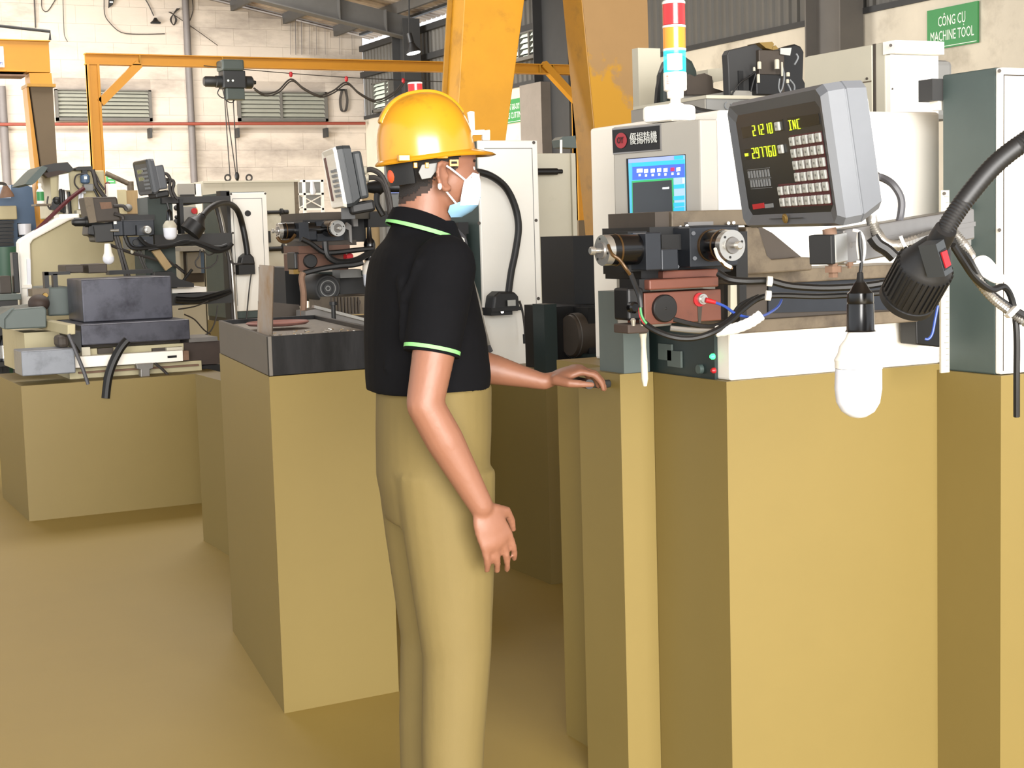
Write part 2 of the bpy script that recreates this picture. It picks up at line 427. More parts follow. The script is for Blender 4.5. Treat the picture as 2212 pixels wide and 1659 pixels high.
for yy, xe in ((23.65, 10.3), (15.0, 10.4)):
    m_ = MB(); a = 3.5
    def dep(x): return .36+.2*max(0, (x-6)/4.3)
    top = lambda x: roof_z(x)-.20
    b0, b1 = onY(590, 5, 23.65), onY(838, 68, 23.65); sl = (b1.z-b0.z)/(b1.x-b0.x)
    dep = lambda x: top(x)-(b0.z+sl*(x-b0.x))
    pts = [(a, top(a)), (xe, top(xe)), (xe, top(xe)-dep(xe)), (a, top(a)-dep(a))]
    m_.prism([(p, yy+.1, q) for p, q in pts], (0, .02, 0))
    lo = [(a, top(a)-dep(a)), (xe, top(xe)-dep(xe))]
    m_.prism([(lo[0][0], yy, lo[0][1]), (lo[1][0], yy, lo[1][1]), (lo[1][0], yy, lo[1][1]-.02), (lo[0][0], yy, lo[0][1]-.02)], (0, .22, 0))
    r_ = struct(m_.build('rafter', 'rafter_paint'))
    for xx in (6.2, 7.6, 8.95, 9.75): MB().box((xx, yy+.0, top(xx)-dep(xx)), (xx+.015, yy+.1, top(xx))).build('stiffener', 'rafter_paint', r_)
# pipes on the back wall
tag(MB().cyl((3.2, YB-.205, 3.42), (10.45, YB-.205, 3.47), .028, n=10).build('sprinkler_pipe', 'redpipe'), 'thin red pipe running along the whole back wall under the louvres', 'pipe')
tag(MB().cyl((7.26, YB-.11, 0), (7.26, YB-.11, 5.65), .06, n=12).build('drain_pipe', 'greypipe'), 'grey vertical drain pipe on the back wall between the two louvres', 'pipe')
tag(MB().cyl((4.12, YB-.11, 0), (4.12, YB-.11, 4.05), .07, n=12).build('drain_pipe', 'greypipe'), 'grey vertical pipe on the back wall at the left edge', 'pipe')
for px, py in ((325, 272), (514, 272), (706, 272)):
    p = onY(px, py, YB-.2)
    tag(MB().box((p.x-.02, YB-.22, p.z-.2), (p.x+.02, YB-.025, p.z-.035)).build('pipe_bracket', 'steel_dark'),
        {325: 'small steel bracket under the red pipe right of the first louvre', 514: 'small steel bracket under the red pipe near the hoist ropes', 706: 'small steel bracket under the red pipe right of the second louvre'}[px], 'bracket', 'red pipe brackets')
def zline(p, q, z):  # point of the line p-q at height z
    t = (z-p.z)/(q.z-p.z); return p+(q-p)*t
# ------------------------------------------------------------------ near gantry: two tapered legs
g = thing('gantry_crane', 'big yellow gantry crane with two tapered legs behind the white cabinet and the tower light', 'crane')
def leg(pix, Y, dep, mat, name='leg', z1=4.1):
    (a, b, c, d) = [onY(x, y, Y) for x, y in pix]     # top-left, top-right, low-right, low-left
    q = [zline(a, d, z1), zline(b, c, z1), zline(b, c, .02), zline(a, d, .02)]
    o = MB().prism(q, (0, dep, 0)).build(name, mat, g, bev=.006)
    return q, o
q1, _ = leg(((1003, 0), (1133, 0), (1093, 300), (985, 300)), 9.6, .20, 'yellow')
q2, l2 = leg(((1256, 0), (1399, 0), (1410, 420), (1296, 420)), 9.2, .26, 'yellow_dark')  # body in darker yellow: shade of the side face put into the paint
MB().prism([q2[0]+V((.006, 0, 0)), q2[1]+V((-.006, 0, 0)), q2[2]+V((-.006, 0, 0)), q2[3]+V((.006, 0, 0))], (0, -.006, 0)).build('shaded_face', 'shaded_dusty_tan', l2)
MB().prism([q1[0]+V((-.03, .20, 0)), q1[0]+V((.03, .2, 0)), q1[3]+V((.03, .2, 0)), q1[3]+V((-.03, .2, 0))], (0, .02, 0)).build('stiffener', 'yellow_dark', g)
MB().box((min(p.x for p in q1)-.1, 9.1, 4.08), (max(p.x for p in q2)+.2, 9.8, 4.4)).build('girder', 'yellow', g)
# ------------------------------------------------------------------ far left gantry
g = thing('gantry_crane', 'smaller yellow gantry at the left edge with a tapered leg painted in brown shade', 'crane')
Y = 13.0
gd = MB(); z1, z0 = onY(60, 86, Y).z, onY(60, 156, Y).z; xe = onY(107, 120, Y).x; xs = xe-2.2
gd.box((xs, Y, z0), (xe, Y+.22, z1)); gd.box((xs, Y-.02, z1-.012), (xe+.01, Y+.24, z1)); gd.box((xs, Y-.02, z0), (xe-.19, Y+.24, z0+.014))
gd.build('girder', 'yellow_far', g, bev=.004)
MB().box((xs, Y-.03, z0-.035), (xe-.2, Y+.2, z0-.02)).build('lower_rail', 'rust', g)
a, b = onY(63, 158, Y), onY(111, 158, Y); c, d = onY(66, 184, Y), onY(114, 184, Y)
MB().prism([a, b, d, c], (0, .22, 0)).build('knee', 'yellow_far', g)
e, f_ = onY(90, 356, Y), onY(124, 356, Y)
MB().prism([c+V((.0, .01, 0)), d+V((0, .01, 0)), zline(d, f_, .02), zline(c, e, .02)], (0, .26, 0)).build('leg', 'brown_tan', g)  # brown front is this leg's shade painted in place of yellow
c2, e2 = onY(59, 187, Y), onY(76, 356, Y)
MB().prism([c2+V((0, .04, 0)), c+V((-.01, .04, 0)), zline(c, e, .02)+V((-.02, .04, 0)), zline(c2, e2, .02)+V((0, .04, 0))], (0, .2, 0)).build('leg_flange', 'yellow_far', g)
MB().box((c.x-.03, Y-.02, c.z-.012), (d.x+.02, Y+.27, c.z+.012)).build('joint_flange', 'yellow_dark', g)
p, q_ = onY(0, 56, Y), onY(108, 68, Y)
MB().tube([p+V((-1, 0, .06)), p, q_, onY(108, 86, Y)], .012, 6, sub=1).build('cable_rail', 'steel_dark', g)
s_ = onY(-30, 100, Y); t_ = onY(9, 146, Y)
sg = MB().box((s_.x, Y-.02, t_.z), (t_.x, Y-.008, s_.z)).build('capacity_plate', 'white', g, label='white plate with dark blue lettering')
text('m', .05, 'blue_wire', sg, (t_.x-.03, Y-.0215, t_.z+.035), (1, 0, 0), (0, 0, 1))
# ------------------------------------------------------------------ light yellow portal with the hoist
Y = 17.0
g = thing('portal_frame', 'slim yellow portal frame carrying the chain hoist in front of the back wall', 'frame')
xa, xb = onY(191, 200, Y).x, onY(1262, 160, Y).x; zt = onY(400, 119, Y).z; zb_ = onY(400, 143, Y).z
bm_ = MB(); x0 = onY(186, 135, Y).x
bm_.box((x0, Y+.05, zb_), (xb, Y+.07, zt)); bm_.box((x0, Y, zt-.012), (xb, Y+.12, zt)); bm_.box((x0, Y, zb_), (xb, Y+.12, zb_+.012))
bm_.build('beam', 'yellow_far', g)
for px in (303, 481, 1167, 1196): 
    xx = onY(px, 130, Y).x; MB().box((xx-.006, Y+.004, zb_+.01), (xx+.006, Y+.05, zt-.01)).build('stiffener', 'yellow_dark', g)
pw = onY(218, 200, Y).x-onY(192, 200, Y).x
for xx in (onY(192, 200, Y).x, xb-pw):
    p_ = MB(); p_.box((xx, Y+.02, 1.55), (xx+pw, Y+.10, zb_)); p_.box((xx, Y, 1.55), (xx+.02, Y+.12, zb_)); p_.box((xx+pw-.025, Y, 1.55), (xx+pw, Y+.12, zb_))
    p_.build('post', 'yellow_far', g)
    MB().box((xx, Y+.01, 0), (xx+pw, Y+.11, 1.55)).build('post_foot', 'brown_tan', g)
MB().bar(onY(300, 138, Y+.05), onY(216, 222, Y+.05), .09, .10, (0, 1, 0)).build('brace', 'yellow_far', g)
MB().bar(onY(1172, 138, Y+.05), onY(1262, 236, Y+.05), .09, .11, (0, 1, 0)).build('brace', 'yellow_far', g)
# hoist
Y = 16.9
h = thing('chain_hoist', 'dark green electric hoist hanging from the slim yellow beam', 'hoist')
MB().pbox(480, 128, 528, 152, Y-.12, .24).build('trolley', 'hoist', h, bev=.02)
MB().pbox(483, 152, 531, 190, Y-.1, .2).build('gearbox', 'hoist_dark', h, bev=.01)
c = onY(462, 178, Y); MB().lathe(onY(440, 176, Y), (1, 0, 0), [(0, .045), (.02, .058), (.13, .058), (.135, .066), (.24, .066)], 20).build('motor', 'hoist_dark', h)
MB().lathe(onY(530, 178, Y), (1, 0, 0), [(0, .07), (.07, .07), (.085, .05), (.09, .026), (.12, .02)], 20).build('brake_cap', 'hoist_dark', h)
MB().pbox(491, 190, 529, 215, Y-.08, .14).build('control_box', 'hoist', h, bev=.008)
for px in (493, 503): MB().cyl(onY(px, 174, Y-.115), onY(px, 174, Y-.10), .012, n=12).build('gland', 'sign_white', h)
for a_, b_, k in ((485, 497, 383), (489, 510, 380), (503, 513, 380)):
    MB().tube([onY(a_, 192, Y), onY(a_+2, 240, Y), onY(b_, k, Y)], .006, 6).build('rope', 'cable', h)
MB().tube([onY(476, 188, Y), onY(470, 202, Y), onY(482, 212, Y), onY(492, 205, Y)], .006, 6).build('loop_cable', 'black', h)
MB().tube([onY(480, 188, Y), onY(487, 214, Y), onY(500, 222, Y), onY(508, 214, Y)], .006, 6).build('loop_cable', 'black', h)
hk = MB().ell(onY(512, 381, Y), .026, .026, .05).build('hook_block', 'black', h)
MB().tube([onY(512, 388, Y), onY(516, 393, Y), onY(512, 398, Y), onY(508, 394, Y)], .007, 6).build('hook', 'black', hk)
# festoon
f_ = thing('festoon_cable', 'drooping cable carried by small red trolleys on a wire beside the hoist', 'cable')
Y = 16.85
MB().tube([onY(440, 142, Y), onY(620, 158, Y), onY(800, 170, Y), onY(1000, 178, Y)], .005, 5).build('guide_wire', 'cable', f_)
tr = [(628, 158), (748, 168), (871, 172)]
for x, y in tr: MB().lathe(onY(x, y-3, Y), (0, 0, -1), [(0, .012), (.02, .022), (.05, .018), (.06, .008)], 10).build('trolley', 'red', f_)
pts = [(548, 190), (570, 203), (600, 196), (628, 171), (655, 190), (690, 206), (720, 196), (748, 178), (775, 200), (812, 217), (850, 200), (872, 175)]
MB().tube([onY(x, y, Y) for x, y in pts], .010, 6, sub=5).build('cable', 'cable', f_)
MB().tube([onY(x+2, y+4, Y+.02) for x, y in pts], .008, 6, sub=5).build('cable', 'cable', f_)
# ------------------------------------------------------------------ odds and ends on the walls
def wallcable(pix, label, r=.008, Y=YB-.06, mat='cable'):
    return tag(MB().tube([onY(x, y, Y) for x, y in pix], r, 5, sub=3).build('wall_cable', mat), label, 'cable')
wallcable([(74, -5), (77, 60)], 'short dark cable hanging straight above the left gantry girder', .012)
wallcable([(90, -5), (91, 18), (103, 24), (122, -5)], 'thin cable in a loose loop at the top of the back wall')
wallcable([(136, -5), (138, 60), (140, 78), (146, 90)], 'thin cable dropping down the upper back wall left of the portal post', .006)
wallcable([(225, -5), (226, 30), (238, 50), (262, 70), (300, 74), (356, 73)], 'thin grey cable curving down and then level across the back wall')
wallcable([(312, -5), (322, 12), (332, 34)], 'cable holding the small dark lamp on the back wall', .010)
wallcable([(370, 28), (420, 62), (470, 98)], 'thin stay wire running diagonally right of the drain pipe', .006)
wallcable([(415, -5), (417, 22), (410, 45)], 'short cable end hanging just right of the drain pipe', .008)
for k, x in enumerate((627, 638, 651, 668, 683, 702, 733, 760)):
    wallcable([(x, 40+(x-627)*.27), (x+1, 118)], 'dark vertical hanger wire between roof and yellow beam, number %s from the left' % ('one two three four five six seven eight'.split()[k]), .007 if k in (1, 2) else .004, mat='greypipe')
l = thing('wall_lamp', 'small dark flood lamp hanging high on the back wall', 'lamp')
p = onY(336, 46, YB-.1); MB().lathe(p+V((0, 0, .06)), (0, 0, -1), [(0, .02), (.05, .05), (.08, .09)], 14).build('shade', 'black', l)
MB().box((p.x-.08, p.y-.03, p.z-.04), (p.x+.08, p.y+.03, p.z-.015)).build('base_bar', 'black', l)
l = thing('cable_coil', 'coil of thin cable hanging on the back wall right of the second louvre', 'cable')
for k in range(3):
    MB().tube([onY(741+dx+k*2, dy, YB-.08) for dx, dy in ((-3, 192), (-8, 215), (-5, 238), (4, 238), (7, 215), (3, 192))], .008, 5).build('loop', 'cable', l)
MB().bar(onY(727, 194, YB-.08), onY(744, 194, YB-.08), .03, .03).build('hook', 'black', l)
l = thing('rope_tangle', 'knot of loose rope on the back wall just left of the drain pipe', 'rope')
for k in range(3): MB().tube([onY(374+dx*(1+k*.3), 28+dy, YB-.08) for dx, dy in ((-6, -2), (0, 3), (5, 14), (1, 26), (-4, 14), (2, 0), (9, -10))], .008, 5).build('loop', 'cable', l)
l = thing('socket_box', 'small dark box hanging at the top edge of the back wall', 'box')
MB().pprism([(236, -6), (247, -4), (244, 10), (235, 17)], YB-.12, .05).build('box', 'black', l); MB().pbox(237, 3, 244, 6, YB-.125, .006).build('label_strip', 'sign_white', l)
# high bay lamp
l = thing('high_bay_lamp', 'dark bell-shaped high-bay lamp shining near the right wall', 'lamp')
p = P(889, 95, 23.0); ax = V((.15, -.15, -1)).normalized()
MB().lathe(p-ax*.02, ax, [(0, .035), (.02, .05), (.07, .065), (.11, .10), (.15, .12)], 20, caps=False).build('shade', 'black', l)
MB().lathe(p+ax*.135, ax, [(0, .105), (.012, .10)], 20).build('bulb_glass', 'lamp_white', l)
MB().cyl(p-ax*.02, p-ax*.16, .045, .04).build('ballast', 'black', l)
MB().tube([p-ax*.15, V((p.x, p.y, roof_z(p.x)-.02))], .012, 6, sub=1).build('drop_rod', 'black', l)
# signs on the right wall
def wall_sign(y1, y0, z0, z1, l1, l2, label):
    s_ = thing('wall_sign', label, 'sign')
    b = MB().box((XR-.03, y0, z0), (XR-.01, y1, z1)).build('board', 'green_sign', s_)
    h = z1-z0; yc = (y0+y1)/2
    MB().box((XR-.034, y0+.012, z0+.014), (XR-.03, y1-.012, z0+.02)).build('border_line', 'sign_white', s_)
    text(l1, h*.36, 'sign_white', b, (XR-.032, yc, z0+h*.66), (0, -1, 0), (0, 0, 1), width=(y1-y0)*.54)
    text(l2, h*.36, 'sign_white', b, (XR-.032, yc, z0+h*.30), (0, -1, 0), (0, 0, 1), width=(y1-y0)*.86)
wall_sign(11.74, 11.06, 3.065, 3.447, 'CÔNG CỤ', 'MACHINE TOOL', 'green sign with two white lines hanging high on the right wall above the cream cabinet')
wall_sign(20.98, 20.285, 3.043, 3.39, 'CẮT GAS-OXY', 'GAS CUTTING', 'green sign about gas cutting partly hidden by the near yellow crane leg')
def onPlane(px, py, p0, n):
    r = ray(px, py); return CAM+r*((V(p0)-CAM).dot(n)/r.dot(n))
def part(mat, name, par, mb, **k): return mb.build(name, mat, par, **k)
def ptube(pix, d, r, n=8, sub=5, rib=0):   # tube along pixels; d one depth or one per point
    ds = d if isinstance(d, (list, tuple)) else [d]*len(pix)
    return MB().tube([P(x, y, q) for (x, y), q in zip(pix, ds)], r, n, sub, rib)
def screws(par, pix, Y, r=.004, mat='black', dep=.004):
    for x, y in pix: MB().cyl(onY(x, y, Y), onY(x, y, Y-dep), r, n=10).build('screw', mat, par)
SEG = {'0': 'abcdef', '1': 'bc', '2': 'abged', '3': 'abgcd', '4': 'fgbc', '5': 'afgcd', '6': 'afgedc', '7': 'abc', '8': 'abcdefg', '9': 'abcdfg', '-': 'g', 'I': 'adim', 'N': 'efbcx', 'C': 'afed'}
def seg_text(par, s, mat, org, U, Vv, N, h, pitch):
    # segmented display characters, each its own small solid
    org, U, Vv, N = V(org), V(U), V(Vv), V(N); w = min(h*.5, pitch*.60); t = h*.085; x = 0
    for ch in s:
        if ch == '.':
            m_ = MB(); q = org+U*(x-pitch*.22); m_.prism([q, q+U*t*1.2, q+U*t*1.2+Vv*t*1.2, q+Vv*t*1.2], N*.001); m_.build('decimal_point', mat, par); continue
        if ch == ' ': x += pitch; continue
        m_ = MB(); sl = .12
        def ln(a, b):
            A = org+U*(x+a[0]*w+a[1]*h*sl*.0)+Vv*a[1]*h; B = org+U*(x+b[0]*w)+Vv*b[1]*h
            d = (B-A).normalized(); s_ = N.cross(d).normalized()*t/2; A2 = A-d*t*.25; B2 = B+d*t*.25
            m_.prism([A2-s_, B2-s_, B2+s_, A2+s_], N*.001)
        L_ = {'a': ((0, 1), (1, 1)), 'b': ((1, .53), (1, .97)), 'c': ((1, .03), (1, .47)), 'd': ((0, 0), (1, 0)), 'e': ((0, .03), (0, .47)), 'f': ((0, .53), (0, .97)), 'g': ((0, .5), (1, .5)),
              'i': ((.5, .53), (.5, .97)), 'm': ((.5, .03), (.5, .47)), 'x': ((0, .95), (1, .05))}
        for k in SEG[ch]: ln(*L_[k])
        m_.build('digit', mat, par); x += pitch
def make_dro(name, label, C, yaw, tilt, w, h, dep, detail, front='dro_grey', side='dro_side', face='dro_face', roll=0):
    # C = near bottom corner of the front; face looks along local -Y, local X runs left to right, local Z up
    r_ = thing(name, label, 'display', 'digital readout units on the spark erosion machines', loc=C)
    a = math.atan2(-math.cos(yaw), -math.sin(yaw))
    r_.rotation_euler = (Matrix.Rotation(a, 4, 'Z') @ Matrix.Rotation(tilt, 4, 'X') @ Matrix.Rotation(roll, 4, 'Y')).to_euler()
    c = .018
    def ring(y, i, zb=0): 
        e = .012
        return [V((-w+i+e, y, i+zb)), V((-i-e, y, i+zb)), V((-i, y, i+e+zb)), V((-i, y, h-i-e)), V((-i-e, y, h-i)), V((-w+i+e, y, h-i)), V((-w+i, y, h-i-e)), V((-w+i, y, i+e+zb))]
    # front bezel (frame with a sloped lip), then body
    m_ = MB(); o0, o1, i0 = ring(c*.6, 0), ring(0, .006), ring(.006, .024)
    n = 8; vs = o0+o1+i0; fs = [(k, (k+1) % n, n+(k+1) % n, n+k) for k in range(n)]+[(n+k, n+(k+1) % n, 2*n+(k+1) % n, 2*n+k) for k in range(n)]
    m_.add(vs, fs); part(front, 'bezel', r_, m_)
    m_ = MB(); m_.loft([ring(c*.6, 0), ring(dep*.5, 0), ring(dep*.5+.001, .0012), ring(dep*.5+.003, .0012), ring(dep*.5+.004, 0), ring(dep, .004, h*.05)], smooth=False); part(side, 'housing', r_, m_)
    m_ = MB().prism(ring(.0055, .023), (0, .004, 0)); fp = part(face, 'face_panel', r_, m_)
    return r_, fp
# =================================================================== nearest spark erosion machine
A = thing('spark_erosion_machine', 'nearest spark erosion machine, white column with two motor drives and red head by the worker', 'machine')
YA = 2.72
KH = .012
def khaki_base(par, x0, x1, Y, dep, z1, name='machine_base', mat='khaki'):
    return MB().box((x0, Y-KH, 0), (x1, Y+dep, z1)).build(name, mat, par)
# white column
x0, x1 = onY(1556, 400, 3.12).x, onY(2031, 400, 3.12).x; zt = onY(1945, 241, 3.12).z; zb_ = onY(1800, 804, 2.98).z
part('white', 'column', A, MB().box((x0, 3.12, zb_), (x1, 3.75, zt)), bev=.008)
# lower white box with the control panel on its left side
lx0, lx1 = onY(1577, 750, 2.98).x, onY(2032, 750, 2.98).x; lz = onY(1800, 690, 2.98).z
part('white', 'column_box', A, MB().box((lx0, 2.98, zb_), (lx1, 3.125, lz)), bev=.006)
part('khaki', 'machine_base', A, MB().box((lx0-.02, 2.98-KH, 0), (lx1+.01, 3.8, zb_)))
cp = part('teal_dark', 'control_panel', A, MB().box((lx0-.01, 3.03, zb_), (lx0-.001, onX(1392, 750, lx0-.01).y, lz+.02)))
for x, y in ((1542, 770), (1544, 800)):
    p = onX(x, y, lx0-.01); MB().lathe(p, (-1, 0, 0), [(0, .007), (.006, .007), (.010, .004)], 12).build('indicator_light', 'led_green' if y < 790 else 'red', cp)
for x, y in ((1515, 797), (1440, 760), (1460, 775)):
    p = onX(x, y, lx0-.01)
    if x > 1500: MB().lathe(p, (-1, 0, 0), [(0, .012), (.01, .011)], 14).build('push_button', 'green_grey', cp)
    else: MB().box((p.x-.006, p.y-.03, p.z-.02), (p.x+.001, p.y+.03, p.z+.02)).build('switch_plate', 'grey_green', cp)
# stand below the pendant
part('grey_green', 'stand_post', A, MB().pbox(1346, 629, 1402, 806, 3.30, .12)); 
p0, p1 = onY(1346, 700, 3.30).x, onY(1402, 700, 3.30).x; stand_x = p0
part('khaki', 'stand_base', A, MB().box((p0-.02, 3.30-KH, 0), (lx0-.021, 3.5, onY(1374, 805, 3.3).z)))
# cast cross beam
cb = part('castiron', 'cross_beam', A, MB().pbox(1612, 577, 2000, 606, 2.86, .16), bev=.003)
MB().pbox(1600, 604, 1985, 682, 2.885, .12).build('beam_channel', 'castiron_dark', cb)
MB().pbox(1565, 682, 1985, 709, 2.86, .14).build('lower_flange', 'castiron', cb, bev=.003)
MB().pprism([(1660, 612), (1950, 596), (1967, 604), (1967, 660), (1945, 668), (1660, 676)], 2.879, .008).build('cover_plate', 'blued', cb)
MB().pprism([(1612, 490), (1640, 492), (1658, 552), (1668, 561), (1719, 557), (1729, 555), (1754, 556), (1755, 584), (1612, 594)], 2.80, .10).build('gusset_frame', 'castiron', cb, bev=.004)
MB().pprism([(1636, 486), (1668, 503), (1732, 556), (1660, 562)], 2.83, .05).build('gusset_web', 'castiron_dark', cb)
part('castiron', 'top_slide', A, MB().pbox(1451, 454, 1625, 489, 2.84, .22), bev=.003)
part('castiron_dark', 'slide_end', A, MB().pbox(1415, 458, 1451, 492, 2.85, .2))
part('steel', 'slide_gib', A, MB().pbox(1486, 479, 1541, 487, 2.825, .02))
# dark cross head
hd = part('black', 'head_body', A, MB().pbox(1404, 488, 1596, 590, 2.80, .2))
part('blued', 'head_plate', A, MB().pbox(1396, 502, 1429, 584, 2.70, .12), bev=.002, seg=1)
part('blued', 'head_plate', A, MB().pbox(1491, 489, 1594, 576, 2.735, .08), bev=.002, seg=1)
part('blued', 'clamp_block', A, MB().pbox(1429, 537, 1466, 584, 2.715, .1), bev=.003)
part('black', 'bridge_block', A, MB().pbox(1429, 506, 1491, 540, 2.77, .05))
part('black', 'head_side', A, MB().pbox(1590, 500, 1615, 604, 2.78, .1))
screws(A, ((1498, 504), (1501, 558), (1463, 576)), 2.735, .0045, 'blued'); screws(A, ((1470, 491), (1484, 488), (1574, 482), (1585, 481)), 2.83, .0035, 'steel_bright')
def motor(par, c, ax, body, r=.0315, name='motor'):
    ax = V(ax).normalized(); c = V(c)
    mt = MB().lathe(c+ax*.016, ax, [(0, r*1.0), (.004, r*1.02), (body, r*1.02)], 32).build(name, 'black_gloss', par)
    MB().lathe(c, ax, [(0, r), (.016, r)], 32).build('end_flange', 'steel_bright', mt)
    MB().lathe(c+ax*.03, ax, [(0, r*1.06), (.004, r*1.06)], 32).build('band', 'amber', mt)
    MB().lathe(c+ax*(body-.012), ax, [(0, r*1.06), (.012, r*1.06)], 32).build('band', 'amber', mt)
    MB().lathe(c-ax*.004, ax, [(0, r*.52), (.004, r*.56)], 24).build('boss', 'steel', mt)
    MB().lathe(c-ax*.028, ax, [(0, r*.20), (.002, r*.27), (.010, r*.27), (.0101, r*.17), (.028, r*.17)], 18).build('shaft', 'steel_bright', mt)
    a = ax.orthogonal().normalized(); b = ax.cross(a)
    for k in range(3):
        w = .5+k*2*math.pi/3; q = c+(a*math.cos(w)+b*math.sin(w))*r*.78
        MB().lathe(q-ax*.001, ax, [(0, r*.085), (.002, r*.085)], 8).build('flange_hole', 'black', mt)
    return mt
motor(A, onY(1300, 541, 2.74), (1, 0, 0), .105, .0315)
motor(A, onY(1582, 530, 2.655), (0, 1, 0), .085, .0322)
MB().pbox(1357, 500, 1398, 586, 2.76, .1).build('motor_mount', 'black', A)
# red quill head
part('black', 'head_base', A, MB().pbox(1385, 578, 1440, 603, 2.78, .15))
part('copper_red', 'spacer_plate', A, MB().pbox(1433, 583, 1552, 603, 2.76, .06), bev=.002, seg=1)
part('black', 'spacer_end', A, MB().pbox(1381, 603, 1404, 630, 2.73, .08))
part('copper_red', 'clamp_plate', A, MB().pbox(1403, 601, 1553, 623, 2.71, .08), bev=.003)
rb = part('copper_red', 'quill_block', A, MB().pbox(1392, 629, 1558, 697, 2.725, .07), bev=.002)
MB().lathe(onY(1433, 666, 2.725), (0, -1, 0), [(0, .0290), (.008, .0290), (.010, .0268), (.0101, .003), (.011, .002)], 36).build('knob', 'black', rb)
c = onY(1513, 647, 2.725)
MB().lathe(c+V((-.004, 0, 0)), (0, -1, 0), [(0, .0145), (.004, .0145)], 24).build('washer', 'red', rb)
MB().lathe(c+V((.001, -.004, .001)), (0, -1, 0), [(0, .0115), (.006, .0115), (.0061, .008), (.010, .008), (.0101, .004)], 12).build('terminal_nut', 'steel_bright', rb)
MB().pprism([(1507, 661), (1517, 661), (1514, 700), (1509, 700)], 2.7235, .002).build('oil_stain', 'castiron_dark', rb)
MB().cyl(P(1524, 648, 2.995), P(1545, 653, 3.0), .0055, .004, 10).build('ferrule', 'red', A)
part('blue_wire', 'wire', A, ptube([(1544, 653), (1566, 662), (1588, 677), (1616, 685), (1645, 683), (1668, 672), (1682, 660), (1688, 648)], [3.0, 3.0, 2.99, 3, 3.05, 3.1, 3.13, 3.15], .0028))
# spray valve and nozzle
part('black', 'valve_body', A, MB().pbox(1357, 622, 1391, 692, 2.72, .06), bev=.005)
MB().lathe(onY(1364, 664, 2.72), (0, -1, 0), [(0, .012), (.012, .012), (.016, .008)], 16).build('valve_knob', 'black_gloss', A)
part('rust_dark', 'nozzle_holder', A, MB().pbox(1357, 700, 1402, 720, 2.70, .06), bev=.003)
for x in (1368, 1387): MB().lathe(onY(x, 704, 2.70), (0, 0, 1), [(0, .004), (.012, .006), (.016, .003)], 10).build('fitting', 'steel_bright', A)
part('cream', 'coolant_nozzle', A, MB().lathe(onY(1389, 720, 2.72), (.02, 0, -1), [(0, .0085), (.012, .006), (.03, .0055), (.06, .0072), (.095, .0072), (.11, .004)], 14))
part('black', 'hose', A, ptube([(1388, 694), (1412, 712), (1450, 727), (1490, 731), (1530, 722), (1570, 700), (1605, 668), (1640, 644), (1680, 638), (1780, 640), (1900, 632), (1950, 622)], [2.98, 2.96, 2.95, 2.95, 2.95, 2.97, 3.0, 3.02, 3.02, 3.02, 3.0, 3.0], .006))
part('black', 'hose', A, ptube([(1552, 590), (1575, 603), (1610, 607), (1660, 607), (1710, 618), (1790, 622), (1880, 616), (1945, 603)], [3.0, 2.99, 2.99, 3.0, 3.0, 3.0, 3.0, 3.0], .0075))
part('black', 'hose', A, ptube([(1455, 690), (1530, 706), (1575, 690), (1600, 660), (1640, 640)], 3.03, .005))
part('conduit', 'clear_hose', A, ptube([(1448, 709), (1500, 714), (1550, 716)], 2.97, .0055))
part('cloth_white', 'taped_hose', A, ptube([(1546, 716), (1585, 710), (1620, 697), (1645, 680)], 2.97, .0105, sub=6, rib=.05))
for x, y in ((1662, 607), (1659, 638)): MB().cyl(P(x-5, y, 2.985), P(x+6, y+1, 2.985), .010, n=12).build('hose_clamp', 'white', A)
# motor wires
part('amber', 'wire', A, ptube([(1314, 530), (1322, 549), (1338, 561), (1352, 580), (1364, 597)], [2.97, 2.95, 2.95, 2.95, 2.96], .0035))
part('black', 'cable', A, ptube([(1362, 592), (1372, 617), (1381, 640), (1384, 664)], [2.96, 2.95, 2.94, 2.94], .0052))
part('green_sign', 'wire', A, ptube([(1383, 660), (1385, 678), (1391, 692), (1397, 699)], 2.94, .0025)); part('red', 'wire', A, ptube([(1381, 662), (1382, 680), (1388, 694), (1394, 700)], 2.945, .002))
part('white', 'wire', A, ptube([(1545, 538), (1552, 556), (1566, 570), (1580, 578)], [2.93, 2.9, 2.9, 2.9], .0035)); part('amber', 'wire', A, ptube([(1549, 545), (1556, 562), (1570, 576), (1583, 580)], [2.93, 2.9, 2.905, 2.905], .0035))
# slotted cream tab beside the beam
part('cream', 'limit_tab', A, MB().pprism([(1578, 616), (1600, 615), (1600, 640), (1596, 642), (1596, 672), (1580, 690), (1578, 690)], 2.80, .01))
part('black', 'limit_switch', A, MB().pbox(1598, 615, 1613, 706, 2.79, .06))
# lower black bracket
lb = part('black', 'lower_bracket', A, MB().pprism([(1978, 668), (2031, 660), (2031, 750), (1980, 744)], 2.90, .06), bev=.003)
part('blue_wire', 'wire', A, ptube([(2026, 660), (2020, 690), (2014, 720), (2006, 732), (1998, 732)], 3.15, .0028))

